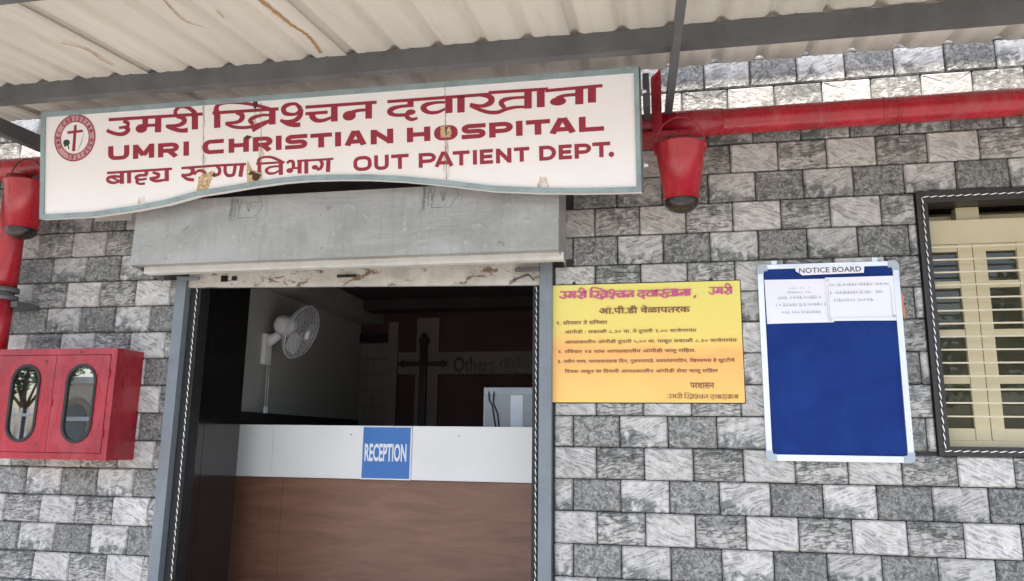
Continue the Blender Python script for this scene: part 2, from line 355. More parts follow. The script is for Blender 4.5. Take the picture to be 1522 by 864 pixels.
def latin(mb,ch,x0,x1,zt,zb,y,wx,wz):
    l,r,b,t=x0+wx/2,x1-wx/2,zb+wz/2,zt-wz/2; m=(t+b)/2; c=(l+r)/2; rx=min(.3*(x1-x0),.028); rz=rx*.75
    L={'I':[[((x0+x1)/2,zb),((x0+x1)/2,zt)]],
    'U':[[(l,zt),(l,b+rz)]+arcp(l+rx,b+rz,rx,rz,180,270)+arcp(r-rx,b+rz,rx,rz,270,360)+[(r,zt)]],
    'M':[[(l,zb),(l,zt)],[(r,zb),(r,zt)],[(l,zt-wz*.35),(c,zb+(zt-zb)*.22)],[(c,zb+(zt-zb)*.22),(r,zt-wz*.35)]],
    'N':[[(l,zb),(l,zt)],[(r,zb),(r,zt)],[(l,zt-wz*.4),(r,zb+wz*.4)]],
    'H':[[(l,zb),(l,zt)],[(r,zb),(r,zt)],[(l,m),(r,m)]],
    'T':[[(x0,t),(x1,t)],[(c,zb),(c,zt)]],'L':[[(l,zb),(l,zt)],[(x0,b),(x1,b)]],
    'E':[[(l,zb),(l,zt)],[(x0,t),(x1,t)],[(x0,m),(x1-wx*.2,m)],[(x0,b),(x1,b)]],
    'A':[[(x0+wx*.5,zb),(c-wx*.15,zt)],[(x1-wx*.5,zb),(c+wx*.15,zt)],[(x0+(x1-x0)*.24,zb+(zt-zb)*.26),(x1-(x1-x0)*.24,zb+(zt-zb)*.26)],[(c-wx*.62,zt-wz*.45),(c+wx*.62,zt-wz*.45)]],
    'P':[[(l,zb),(l,zt)],[(x0,t),(r-rx,t)]+arcp(r-rx,(t+m-wz*.3)/2,rx,(t-m+wz*.3)/2,90,-90)+[(x0,m-wz*.3)]],
    'R':[[(l,zb),(l,zt)],[(x0,t),(r-rx,t)]+arcp(r-rx,(t+m-wz*.2)/2,rx,(t-m+wz*.2)/2,90,-90)+[(x0,m-wz*.2)],[(c,m-wz*.2),(x1-wx*.55,zb)]],
    'D':[[(l,zb),(l,zt)],[(x0,t),(r-rx*1.3,t)]+arcp(r-rx*1.3,m,rx*1.3,t-m,90,-90,12)+[(x0,b)]],
    'O':[arcp(r-rx,t-rz,rx,rz,0,90)+arcp(l+rx,t-rz,rx,rz,90,180)+arcp(l+rx,b+rz,rx,rz,180,270)+arcp(r-rx,b+rz,rx,rz,270,360)+[(r,t-rz)]],
    'C':[[(x1,t)]+arcp(l+rx,t-rz*1.2,rx,rz*1.2,90,180)+arcp(l+rx,b+rz*1.2,rx,rz*1.2,180,270)+[(x1,b)]],
    'S':[[(x1,t)]+arcp(l+rx*.7,(t+m)/2,rx*.7,(t-m)/2,90,270)+arcp(r-rx*.7,(m+b)/2,rx*.7,(m-b)/2,90,-90)+[(x0,b)]]}[ch]
    for k,p in enumerate(L): ribbon(mb,[(a,b_) for a,b_ in p],y-.00012*k,wx,wz)
def disc(mb,cx,cz,rx,rz,y,n=18): mb.add([(cx+rx*math.cos(2*math.pi*k/n),y,cz+rz*math.sin(2*math.pi*k/n)) for k in range(n)],[tuple(range(n))])
def ring(mb,cx,cz,r0,r1,y,n=40):
    V=[];F=[]
    for k in range(n):
        a=2*math.pi*k/n; V+=[(cx+r0*math.cos(a),y,cz+r0*math.sin(a)),(cx+r1*math.cos(a),y,cz+r1*math.sin(a))]
    for k in range(n): F.append((2*k,2*k+1,(2*k+3)%(2*n),(2*k+2)%(2*n)))
    mb.add(V,F)
def hindi(mb,words,y,tf=lambda x,z,w:(x,z,w)):
    for k,(wd,ty,p) in enumerate(STROKES):
        if wd not in words: continue
        yy=y-.00010*(k%9)
        if ty=='s':
            q=[tf(*a) for a in p]; ribbon(mb,smooth_path(q) if len(q)>2 else q,yy)
        else:
            a=tf(p[0],p[1],p[2]); b=tf(p[0],p[1],p[3]); disc(mb,a[0],a[1],a[2],b[2],yy)

# painted letter strokes of the sign, in the board's own plane: (x, height, brush width) in metres
STROKES=[
('u','s',[(-2.5022,0.52,0.0162),(-1.9532,0.5109,0.0157)]),
('u','s',[(-2.4148,0.507,0.0186),(-2.3883,0.4947,0.0185),(-2.3923,0.4764,0.0161),(-2.4409,0.4723,0.0124)]),
('u','s',[(-2.4041,0.4741,0.0185),(-2.3838,0.4592,0.021),(-2.4038,0.442,0.021),(-2.4315,0.4377,0.0186),(-2.4734,0.4467,0.0174),(-2.5135,0.4643,0.0174)]),
('u','s',[(-2.2851,0.5139,0.0271),(-2.2847,0.4629,0.027)]),
('u','b',(-2.3073,0.4601,0.0344,0.0234)),
('u','s',[(-2.2868,0.4735,0.0148),(-2.2151,0.4722,0.0147)]),
('u','s',[(-2.2086,0.5128,0.0306),(-2.2101,0.4333,0.0306)]),
('u','s',[(-2.1036,0.5071,0.0122),(-2.0666,0.4984,0.0219),(-2.0584,0.4777,0.0243),(-2.0932,0.4619,0.0183),(-2.1634,0.4625,0.0147)]),
('u','s',[(-2.1634,0.4625,0.0134),(-2.1268,0.4478,0.0195),(-2.0796,0.4336,0.0194),(-2.0381,0.4332,0.023)]),
('u','s',[(-1.9978,0.5117,0.0303),(-1.9974,0.4341,0.0303)]),
('u','s',[(-2.107,0.5116,0.0183),(-2.1085,0.5391,0.0183),(-2.0803,0.5584,0.0171),(-2.04,0.5512,0.017),(-2.0065,0.5287,0.0206),(-1.9958,0.5097,0.0243)]),
('c','s',[(-1.8978,0.5117,0.0157),(-1.5319,0.5065,0.0154)]),
('c','s',[(-1.8714,0.5098,0.0301),(-1.8712,0.4333,0.0301)]),
('c','s',[(-1.8727,0.5087,0.0277),(-1.8767,0.5343,0.0229),(-1.8584,0.554,0.0169),(-1.8059,0.5585,0.0144),(-1.7277,0.5502,0.0144),(-1.6502,0.5325,0.0155),(-1.5924,0.5133,0.0166),(-1.5669,0.4996,0.0202)]),
('c','s',[(-1.7667,0.5046,0.0132),(-1.7341,0.4909,0.0227),(-1.7341,0.4699,0.0239),(-1.7601,0.455,0.0168),(-1.8253,0.4536,0.0144)]),
('c','s',[(-1.8253,0.4524,0.012),(-1.7861,0.4347,0.0156),(-1.7341,0.4251,0.0155),(-1.6823,0.4257,0.0155),(-1.6437,0.435,0.0143),(-1.5797,0.4531,0.0107)]),
('c','s',[(-1.5797,0.478,0.0119),(-1.6181,0.4807,0.0131),(-1.663,0.4732,0.0179),(-1.6875,0.4577,0.0203),(-1.6695,0.4385,0.0155)]),
('c','s',[(-1.5656,0.5054,0.0297),(-1.5657,0.4296,0.0296)]),
('c','s',[(-1.6759,0.4062,0.019),(-1.6309,0.4281,0.019),(-1.5797,0.4501,0.0166)]),
('c','s',[(-1.4112,0.4953,0.0224),(-1.4338,0.5217,0.0153),(-1.4602,0.526,0.0153),(-1.4938,0.5179,0.0213),(-1.5052,0.501,0.0225),(-1.4938,0.4812,0.0213),(-1.4604,0.4729,0.0153),(-1.4308,0.4767,0.0153),(-1.4112,0.4953,0.0224)]),
('c','s',[(-1.4112,0.497,0.0224),(-1.4164,0.4621,0.0235),(-1.4466,0.4407,0.02),(-1.4908,0.4391,0.0153),(-1.5224,0.449,0.0118)]),
('c','s',[(-1.5212,0.446,0.0106),(-1.4845,0.4275,0.0177),(-1.4466,0.4189,0.0212),(-1.414,0.419,0.0211)]),
('c','s',[(-1.3861,0.5038,0.0153),(-1.0116,0.5009,0.015)]),
('c','s',[(-1.3862,0.4709,0.0153),(-1.268,0.4705,0.0152)]),
('c','s',[(-1.3487,0.4734,0.0258),(-1.3488,0.4529,0.027),(-1.3271,0.4338,0.0199),(-1.2899,0.4312,0.0163),(-1.2435,0.4442,0.0128)]),
('c','s',[(-1.2327,0.5018,0.0292),(-1.2331,0.4214,0.0291)]),
('c','s',[(-1.0632,0.4672,0.0139),(-1.1117,0.4667,0.0151),(-1.1514,0.4562,0.0209)]),
('c','b',(-1.1545,0.4448,0.0348,0.0244)),
('c','s',[(-1.0532,0.5011,0.0289),(-1.0538,0.4232,0.0288)]),
('d','s',[(-0.9568,0.4994,0.0149),(-0.4416,0.4969,0.0145)]),
('d','s',[(-0.4521,0.5044,0.0145),(-0.1675,0.4999,0.0143)]),
('d','s',[(-0.1807,0.4924,0.0143),(0.0851,0.4955,0.0141)]),
('d','s',[(-0.8391,0.4979,0.0263),(-0.8394,0.4637,0.0262)]),
('d','s',[(-0.8323,0.4717,0.0148),(-0.8915,0.4704,0.0149),(-0.9333,0.462,0.0218),(-0.9442,0.4467,0.0241),(-0.9186,0.4311,0.016),(-0.8563,0.4278,0.016)]),
('d','b',(-0.8385,0.4391,0.0248,0.0137)),
('d','s',[(-0.8533,0.4361,0.0205),(-0.8565,0.4164,0.0194),(-0.833,0.4033,0.0159),(-0.8046,0.4081,0.0114)]),
('d','s',[(-0.6567,0.4745,0.0113),(-0.7148,0.4766,0.0136),(-0.7617,0.4693,0.0205),(-0.7736,0.4531,0.0261),(-0.7504,0.4327,0.017),(-0.7038,0.4293,0.0147),(-0.6571,0.4474,0.0102)]),
('d','s',[(-0.6472,0.4975,0.0305),(-0.6481,0.4213,0.0305)]),
('d','s',[(-0.5871,0.4985,0.0304),(-0.5882,0.4197,0.0304)]),
('d','s',[(-0.5091,0.4993,0.0123),(-0.458,0.4897,0.0201),(-0.4384,0.4731,0.0257),(-0.4472,0.4542,0.0246),(-0.4871,0.4432,0.0157),(-0.544,0.4547,0.0157)]),
('d','s',[(-0.5429,0.4502,0.0135),(-0.4987,0.4273,0.0157),(-0.4535,0.4111,0.0167),(-0.4084,0.4078,0.0167),(-0.3688,0.4194,0.0156),(-0.3239,0.4255,0.0133),(-0.2766,0.4237,0.0111)]),
('d','s',[(-0.2786,0.4693,0.0122),(-0.3344,0.4702,0.0133),(-0.3765,0.4645,0.0189),(-0.3919,0.4501,0.0212),(-0.3743,0.4254,0.0156)]),
('d','s',[(-0.2626,0.4957,0.0299),(-0.264,0.4145,0.0298)]),
('d','s',[(-0.2022,0.4965,0.0309),(-0.2037,0.4166,0.0308)]),
('d','s',[(-0.0319,0.4635,0.0142),(-0.0916,0.4626,0.0142),(-0.1273,0.4511,0.0198)]),
('d','b',(-0.1221,0.438,0.0382,0.0197)),
('d','s',[(-0.022,0.4961,0.0317),(-0.0236,0.417,0.0316)]),
('d','s',[(0.0364,0.4956,0.0316),(0.0348,0.4205,0.0315)]),
('x','s',[(-2.5095,0.238,0.0124),(-2.1269,0.2381,0.0121)]),
('x','s',[(-2.4204,0.2348,0.0209),(-2.4199,0.1758,0.0209)]),
('x','s',[(-2.4188,0.2114,0.0111),(-2.464,0.2176,0.0136),(-2.5009,0.2116,0.016),(-2.5007,0.1949,0.016),(-2.4671,0.1833,0.0135),(-2.4187,0.1948,0.0111)]),
('x','s',[(-2.4849,0.215,0.0099),(-2.429,0.1886,0.0098)]),
('x','s',[(-2.3776,0.2354,0.0196),(-2.377,0.1759,0.0196)]),
('x','s',[(-2.276,0.2376,0.0195),(-2.2758,0.2144,0.0183)]),
('x','s',[(-2.271,0.2129,0.0122),(-2.3189,0.2138,0.0147),(-2.3374,0.2025,0.0159),(-2.3153,0.1922,0.0122),(-2.2743,0.1948,0.0122)]),
('x','s',[(-2.3188,0.1948,0.0135),(-2.3324,0.1821,0.0147),(-2.3151,0.1702,0.0122),(-2.2843,0.1703,0.0122)]),
('x','s',[(-2.2405,0.2258,0.011),(-2.2064,0.2135,0.017),(-2.2131,0.1987,0.0158),(-2.2573,0.1945,0.0134)]),
('x','s',[(-2.2552,0.1937,0.0122),(-2.2197,0.1796,0.0146),(-2.1555,0.1846,0.0109)]),
('x','s',[(-2.1579,0.2381,0.0206),(-2.1575,0.175,0.0206)]),
('y','s',[(-2.0732,0.2381,0.0121),(-1.8994,0.24,0.012)]),
('y','s',[(-1.9035,0.2402,0.012),(-1.7093,0.2378,0.0119)]),
('y','s',[(-2.0385,0.2403,0.0109),(-2.0084,0.2277,0.0181),(-2.013,0.2087,0.0181),(-2.0383,0.2011,0.0133),(-2.073,0.203,0.0121)]),
('y','s',[(-2.0717,0.2011,0.0109),(-2.0382,0.18,0.0157),(-2.0009,0.1731,0.0156)]),
('y','s',[(-2.0017,0.2002,0.0108),(-1.9785,0.2188,0.0132),(-1.9507,0.2154,0.0156),(-1.9388,0.1985,0.0156),(-1.9532,0.1813,0.0156),(-1.9751,0.1825,0.012)]),
('y','s',[(-1.8739,0.2385,0.0144),(-1.8574,0.2208,0.0155),(-1.8607,0.1971,0.0155),(-1.8901,0.1886,0.0144)]),
('y','b',(-1.9,0.2005,0.0184,0.012)),
('y','s',[(-1.8248,0.2398,0.0155),(-1.826,0.2071,0.0155),(-1.8149,0.1885,0.0155),(-1.7954,0.1845,0.0155),(-1.7778,0.1924,0.0155),(-1.7695,0.2366,0.0155)]),
('y','s',[(-1.7306,0.2373,0.019),(-1.7415,0.1749,0.019)]),
('z','s',[(-1.6546,0.2357,0.0107),(-1.4987,0.2354,0.0106)]),
('z','s',[(-1.636,0.2376,0.0177),(-1.636,0.1744,0.0177)]),
('z','s',[(-1.6373,0.2347,0.0166),(-1.6405,0.2544,0.013),(-1.6181,0.2661,0.0106),(-1.5735,0.2646,0.0118),(-1.5354,0.2493,0.0129),(-1.5069,0.2329,0.0129)]),
('z','s',[(-1.5278,0.2165,0.0094),(-1.5735,0.2151,0.0106),(-1.5971,0.2029,0.0142),(-1.5875,0.1846,0.013),(-1.5545,0.1828,0.0106),(-1.5279,0.1948,0.0094)]),
('z','s',[(-1.5196,0.2337,0.0188),(-1.5197,0.172,0.0188)]),
('z','s',[(-1.4314,0.2366,0.0105),(-1.3783,0.2375,0.0105)]),
('z','s',[(-1.3839,0.2359,0.0105),(-1.2384,0.2364,0.0104)]),
('z','s',[(-1.4861,0.2287,0.0129),(-1.4722,0.2385,0.0129),(-1.4534,0.2327,0.0152),(-1.4522,0.1975,0.0152)]),
('z','b',(-1.4711,0.1915,0.0189,0.0129)),
('z','s',[(-1.4597,0.2026,0.0094),(-1.419,0.2014,0.0093)]),
('z','s',[(-1.4176,0.2376,0.0187),(-1.4191,0.1734,0.0187)]),
('z','s',[(-1.3826,0.2378,0.0175),(-1.3829,0.1713,0.0175)]),
('z','s',[(-1.3093,0.2332,0.014),(-1.2982,0.2162,0.0151),(-1.3064,0.1935,0.0151),(-1.3281,0.1877,0.0128)]),
('z','b',(-1.3367,0.1999,0.0174,0.0116)),
('z','s',[(-1.2648,0.2346,0.0186),(-1.2682,0.1727,0.0185)]),
]
LINE2=[
('U',-2.5037,-2.3772,0.3783,0.3035),
('M',-2.3558,-2.2311,0.3765,0.3025),
('R',-2.2094,-2.0871,0.3747,0.3012),
('I',-2.0624,-2.0309,0.3745,0.3009),
('C',-1.9547,-1.8335,0.3746,0.3009),
('H',-1.8068,-1.6939,0.3724,0.3003),
('R',-1.6726,-1.5632,0.3716,0.2987),
('I',-1.5435,-1.5182,0.3708,0.2985),
('S',-1.496,-1.3761,0.3701,0.2977),
('T',-1.3605,-1.2459,0.368,0.2967),
('I',-1.2287,-1.1992,0.3677,0.2963),
('A',-1.1814,-1.0642,0.3671,0.2962),
('N',-1.0442,-0.9281,0.366,0.2943),
('H',-0.8591,-0.7411,0.3636,0.293),
('O',-0.7224,-0.6056,0.363,0.2913),
('S',-0.5866,-0.4686,0.3609,0.2902),
('P',-0.452,-0.3369,0.3602,0.2887),
('I',-0.3212,-0.2934,0.3596,0.2886),
('T',-0.2755,-0.1616,0.3588,0.2882),
('A',-0.1669,-0.0402,0.3581,0.2877),
('L',-0.0275,0.0876,0.3571,0.2868),
]
LINE3=[
('O',-1.1347,-1.0398,0.241,0.1677),
('U',-1.0272,-0.9524,0.24,0.1668),
('T',-0.9404,-0.851,0.2382,0.1667),
('P',-0.801,-0.7141,0.2363,0.1656),
('A',-0.7227,-0.6268,0.2361,0.1652),
('T',-0.6313,-0.5483,0.2356,0.1652),
('I',-0.5322,-0.5134,0.235,0.1656),
('E',-0.4992,-0.4353,0.2353,0.1653),
('N',-0.4212,-0.3467,0.2346,0.1646),
('T',-0.3344,-0.2612,0.2346,0.1658),
('D',-0.2153,-0.136,0.2341,0.1648),
('E',-0.124,-0.0627,0.2335,0.1647),
('P',-0.0501,0.0272,0.2332,0.1644),
('T',0.0317,0.1141,0.2347,0.1649),
]
ARCH=[(-2.9026, 0.0119), (-2.7906, 0.0126), (-2.5944, 0.0124), (-2.3427, 0.0326), (-2.159, 0.0553), (-1.9785, 0.0914), (-1.8423, 0.1034), (-1.6672, 0.1215), (-1.5096, 0.1334), (-1.3796, 0.1368), (-1.2249, 0.133), (-1.0589, 0.1238), (-0.8771, 0.1051), (-0.6707, 0.0748), (-0.4399, 0.0357), (-0.2258, 0.0158), (-0.0352, 0.0039), (0.109, -0.0014), (0.2389, -0.0044)]

# ================================================================ SETTING
def sheet(name,x0,x1,y0,y1,z,mat):
    return tag(mobj(name,[(x0,y0,z),(x1,y0,z),(x1,y1,z),(x0,y1,z)],[(0,1,2,3)],mat),kind='structure')
sheet('ground',-120,120,-150,60,0.0,'concrete')
tag(box('porch_platform',-5.5,4.0,-1.5,0.0,0.004,.35,'floor',b=.01),kind='structure')

# ---------------------------------------------------------------- stone-clad wall
BW,BH,ZT=.225,.14882,3.01349
wall=thing('hospital_wall','grey stone-clad front wall around the dark doorway and the cream window','wall',(0,0,.35))
def wbox(mb,x0,x1,z0,z1,y0=.012,y1=.23): mb.box(x0,x1,y0,y1,z0,z1)
mb=MB()
wbox(mb,-5.5,-2.25,.35,4.3); wbox(mb,-.245,1.52,.35,4.3); wbox(mb,-2.25,-.245,2.40,4.3)
wbox(mb,1.52,2.5,.35,1.53); wbox(mb,1.52,2.5,2.70,4.3); wbox(mb,2.5,4.0,.35,4.3)
mb.build('masonry','mortar',wall)
cache={}
def brick_mesh(w,h,var):
    key=(round(w,3),round(h,3),var)
    if key in cache: return cache[key]
    rd=random.Random(hash(key)&0xffff); a,b=w/2-.0021,h/2-.0021; c=min(.0055,a*.45,b*.45)
    def octo(a,b,c,y,j=0):
        return [(-a+c,y,-b),(a-c,y,-b),(a,y,-b+c),(a,y,b-c),(a-c,y,b),(-a+c,y,b),(-a,y,b-c),(-a,y,-b+c)]
    jit=lambda L,s,t:[(x+rd.uniform(-t,t),y+rd.uniform(-s,s),z+rd.uniform(-t,t)) for x,y,z in L]
    V=octo(a,b,c,.013)+jit(octo(a,b,c,.001),.0004,.0007)+jit(octo(a-.0065,b-.0065,c*.8,-.0078),.0019,.0008)+[(rd.uniform(-.03,.03),-.0078+rd.uniform(-.003,.002),rd.uniform(-.02,.02))]
    F=[]
    for k in range(8):
        n=(k+1)%8; F+=[(k,n,n+8,k+8),(k+8,n+8,n+16,k+16),(k+16,n+16,24)]
    me=bpy.data.meshes.new('brick'); me.from_pydata(V,[],[f[::-1] for f in F]); me.update()
    bm=bmesh.new(); bm.from_mesh(me); bmesh.ops.recalc_face_normals(bm,faces=bm.faces[:]); bm.to_mesh(me); bm.free()
    cache[key]=me; return me
def stone_kind(row,k):  # k = index of the left joint
    return (('banded','light') if row%2==0 else ('veined','dark'))[k%2]
HOLES=[(-2.322,-.205,0,2.455),(1.50,2.52,1.51,2.72)]
def clip(x0,x1,z0,z1):
    """one rectangle left of a brick after the door and window openings are cut out"""
    for hx0,hx1,hz0,hz1 in HOLES:
        if x1<=hx0 or x0>=hx1 or z1<=hz0 or z0>=hz1: continue
        if hx0<=x0 and x1<=hx1:
            if z0<hz0 and z1>hz0: z1=hz0
            elif z1>hz1 and z0<hz1: z0=hz1
            else: return None
        elif z0>=hz0-.08 and z1<=hz1+.08:
            if x0<hx0: x1=hx0
            else: x0=hx1
        else:   # corner brick
            if z0<hz0: z1=hz0
            elif z1>hz1: z0=hz1
    if x1-x0<.018 or z1-z0<.018: return None
    return x0,x1,z0,z1
stuffs={k:MB() for k in('light','banded','dark','veined')}
SL=-10.5576+11
count=0
for row in range(-9,18):
    z1=ZT-row*BH; z0=z1-BH
    if z0<.35: z0=.35
    if z1-z0<.03: continue
    for side in (0,1):
        off=.5 if row%2 else 0.
        for k in range(-30,24):
            x0=(k+off-(0. if side else .5576 if False else 0.))*BW
            if side==0: x0=(k+off-(10.5576-11))*BW-.0
            x1=x0+BW
            kk=k if side else k+1
            lim0,lim1=(-5.5,-1.27) if side==0 else (-1.27,4.0)
            x0=max(x0,lim0);x1=min(x1,lim1)
            if x1-x0<.02: continue
            if x0>-2.45 and x1<-.10 and 2.72<z1<3.08: continue
            r=clip(x0,x1,z0,z1)
            if not r: continue
            a,b,c,d=r; ty=stone_kind(row,kk+(0 if row%2==0 else 0))
            mid=(a+b)/2; mz=(c+d)/2
            seen=(-3.68<mid<2.13) and (.80<mz<3.47) and not(-2.2<mid<-.2) and not (mz>2.75 and -2.75<mid<.15)
            if seen and count<298:
                count+=1; var=(row*7+k*3)%5 if abs(b-a-BW)<.001 else 0
                me=brick_mesh(b-a,d-c,var); 
                if not me.materials: me.materials.append(MAT[ty])
                o=bpy.data.objects.new('brick',me); COL.objects.link(o); o.parent=wall
                o.location=(mid,random.uniform(-.0012,.0012),mz-.35)
                o.material_slots[0].link='OBJECT'; o.material_slots[0].material=MAT[ty]
            else:
                me=brick_mesh(b-a,d-c,0); stuffs[ty].add([(v.co.x+mid,v.co.y,v.co.z+mz) for v in me.vertices],[tuple(p.vertices) for p in me.polygons])
for k,m in stuffs.items(): tag(m.build('outer_brickwork',k,wall),kind='stuff')

tag(box('unseen_shade_eave',-5.5,4.0,-.372,.23,4.17,4.32,'plaster',b=.01),kind='structure')  # unseen eave added and sized to keep sun off the top stone row
box('plaster_patch',-2.915,-2.668,-.0125,.011,2.775,2.862,'plaster',wall,.002)
# ---------------------------------------------------------------- reception room behind the doorway
def room(name,*a,**k): return tag(box(name,*a,**k),kind='structure')
room('room_floor',-2.9,2.7,.24,3.2,.30,.35,'floor')
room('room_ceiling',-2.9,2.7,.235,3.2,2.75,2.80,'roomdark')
lw=room('room_left_wall',-2.69,-2.49,.235,3.0,.352,2.748,'roomgrey')
box('skirting_panel',-2.488,-2.470,.24,2.99,.36,1.72,'roomdark',lw)
bwall=room('room_back_wall',-2.9,2.7,3.0,3.2,.352,2.748,'roommaroon')
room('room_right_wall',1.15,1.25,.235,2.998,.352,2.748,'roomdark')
room('window_recess_back',1.252,2.7,.50,.6,.352,2.748,'dusty')
room('window_recess_side',2.58,2.7,.235,.998,.352,2.748,'roomdark')
room('ceiling_bulkhead',-2.489,-2.27,.24,2.998,2.60,2.747,'bulkhead')
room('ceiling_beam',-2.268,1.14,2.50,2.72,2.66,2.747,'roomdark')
box('upright_band',-1.93,-1.715,2.975,2.999,.36,2.655,'band',bwall)
box('cross_band',-2.10,1.0,2.965,2.9745,2.135,2.335,'band',bwall)
box('side_band',-2.20,-2.105,2.96,2.999,.36,2.62,'band',bwall)
box('alcove_top',-2.488,-2.205,2.97,2.999,2.44,2.51,'crosswood',bwall)
for r_ in range(6):
    for c_ in range(2):
        z0=2.43-(r_+1)*.145; xs=[(-2.485,-2.345),(-2.340,-2.21)] if r_%2 else [(-2.485,-2.41),(-2.405,-2.21)]
        box('stone_tile',xs[c_][0],xs[c_][1],2.985,2.999,z0,z0+.14,'band',bwall,.002)
# letters on the cross band
ln=thing('wall_lettering','dark blackletter style words Others and Lo on the taupe band right of the wall cross','lettering',(-1.3,2.95,2.2))
text_mesh('Others',-1.565,-1.19,2.15,2.29,2.958,'word','crosswood',ln,.02)
text_mesh('Lo',-.985,-.80,2.15,2.29,2.958,'word','crosswood',ln,.02)
m=MB(); ring(m,-1.07,2.215,.045,.066,2.958); disc(m,-1.07,2.215,.03,.04,2.958); m.build('emblem','crosswood',ln)
# wall cross with pointed ends
cr=thing('wall_cross','tall black cross with pointed ends on the back wall above the reception counter','cross',(-1.845,2.93,1.2))
m=MB(); m.prism([(-1.875,1.15),(-1.815,1.15),(-1.812,2.40),(-1.795,2.44),(-1.845,2.515),(-1.895,2.44),(-1.878,2.40)],2.92,2.95); m.build('upright',"crosswood",cr)
m=MB(); m.prism([(-2.085,2.225),(-2.03,2.262),(-2.02,2.245),(-1.67,2.245),(-1.66,2.262),(-1.605,2.225),(-1.66,2.188),(-1.67,2.205),(-2.02,2.205),(-2.03,2.188)],2.905,2.919); m.build('crossbar',"crosswood",cr)

# reception counter
ct=thing('reception_counter','white and brown reception counter standing across the dark doorway','counter',(-1.3,1.2,.35))
box('front_panel',-2.468,1.10,.925,.945,.36,1.300,'wood',ct,.001)
box('fascia',-2.175,1.10,.90,.924,1.303,1.632,'white',ct,.002)
box('fascia',-2.468,-2.177,.90,.924,1.303,1.632,'white',ct,.002)
box('carcass',-2.468,1.10,.946,1.50,.36,1.60,'roomdark',ct)
box('countertop',-2.468,1.10,.926,1.52,1.602,1.628,'white',ct,.002)
box('edge_strip',-2.24,-2.10,.917,.9245,.36,1.299,'wood',ct,.001)
for cx,cz in ((-1.64,1.575),(-.93,1.575)):
    m=MB(); disc(m,cx,cz,.006,.004,.8985,8); m.build('scuff','blue' if cx<-1.5 else 'pencil',ct)
# blue reception notice
rs=thing('reception_sign','square blue notice with white word RECEPTION on the white counter front','sign',(-1.395,.895,1.31))
box('plate',-1.562,-1.232,.888,.8985,1.302,1.628,'whiteprint',rs,.001)
m=MB(); m.box(-1.552,-1.240,.8865,.8879,1.310,1.622); m.build('blue_print','blue',rs)
text_mesh('RECEPTION',-1.538,-1.262,1.412,1.522,.8855,'lettering','whiteprint',rs,.028)
# screen on counter
mo=thing('counter_screen','low pale glossy screen panel at the right end of the white counter','screen',(-.55,1.15,1.628))
box('frame',-.835,-.10,1.13,1.15,1.629,1.888,'corner',mo,.002)
box('panel',-.825,-.11,1.127,1.1295,1.634,1.862,'screen',mo)
box('top_shade',-.826,-.11,1.1255,1.1268,1.845,1.884,'corner',mo)
box('paper_strip',-.655,-.575,1.1240,1.1254,1.632,1.838,'palestrip',mo)
m=MB(); m.tube([(-.80,1.118,1.86),(-.795,1.116,1.80),(-.775,1.116,1.77),(-.76,1.118,1.68),(-.75,1.12,1.632)],.004,6); m.tube([(-.765,1.118,1.86),(-.77,1.116,1.79),(-.74,1.116,1.72),(-.728,1.12,1.632)],.004,6); m.build('cable','black',mo)
# black glossy door leaf, folded back into the room
tg=thing('door_leaf','glossy black door leaf opened inward at the left side of the doorway mirroring the counter','door',(-2.245,.10,.35))
box('panel',-2.285,-2.245,.232,.605,.36,2.60,'tint',tg,.002)
box('jamb_lining',-2.2525,-2.2445,.098,.229,.36,2.395,'tint',tg,.001)

# wall fan
fan=thing('wall_fan','white oscillating fan on the grey wall inside the doorway','fan',(-2.49,1.26,2.18))
m=MB(); m.box(-2.489,-2.455,1.21,1.31,2.06,2.28,.012); m.build('base','fan',fan)
m=MB(); m.tube([(-2.46,1.26,2.235),(-2.42,1.26,2.25),(-2.37,1.25,2.275)],[.05,.036,.03],14); m.build('arm','fan',fan)
AX=Vector((.93,.03,-.36)).normalized(); FC=Vector((-2.195,1.22,2.285)); Q=AX.to_track_quat('Z','Y').to_matrix()
m=MB(); m.lathe([(0,-.20),(.045,-.198),(.066,-.17),(.072,-.12),(.066,-.07),(.05,-.05),(0,-.05)],FC,20,Q); m.build('motor_housing','fan',fan)
cg=MB()
def circ(r,h,n=36): return [FC+Q@Vector((r*math.cos(2*math.pi*k/n),r*math.sin(2*math.pi*k/n),h)) for k in range(n+1)]
cg.tube(circ(.195,0),.0055,6,False)
for r,h in ((.19,.022),(.17,.04),(.14,.05),(.11,.056),(.08,.06),(.05,.062)):
    cg.tube(circ(r,h),.0016,5,False)
    cg.tube(circ(r,-h*.9),.0016,5,False)
for k in range(26):
    a=2*math.pi*k/26; e=lambda r,h:FC+Q@Vector((r*math.cos(a),r*math.sin(a),h))
    cg.tube([e(.03,.062),e(.11,.056),e(.17,.04),e(.195,0)],.0014,4,False); cg.tube([e(.05,-.056),e(.11,-.05),e(.17,-.036),e(.195,0)],.0014,4,False)
cg.build('cage','wire',fan)
m=MB(); m.lathe([(0,.07),(.035,.068),(.04,.055),(.03,.05)],FC,20,Q); m.build('badge','fan',fan)
for b_ in range(3):
    V=[];n=7
    for i in range(n):
        t=i/(n-1); r=.03+.14*t; w=.05+.08*math.sin(t*2.6)
        for s_ in (-.5,.5):
            a=2*math.pi*b_/3+s_*w/max(r,.08)*1.1+.2*t; V.append(FC+Q@Vector((r*math.cos(a),r*math.sin(a),s_*.035)))
    mobj('blade',V,[(2*i,2*i+1,2*i+3,2*i+2) for i in range(n-1)],'wire',fan,True)
for dx in (0,.03):
    m=MB(); yy=1.23+dx; m.tube([(-2.44,yy,2.08),(-2.438,yy,1.76)],.0018,5); m.lathe([(0,.0),(.007,.004),(.009,.03),(.003,.05)],(-2.438,yy,1.715),10); m.build('pull_cord','fan',fan)

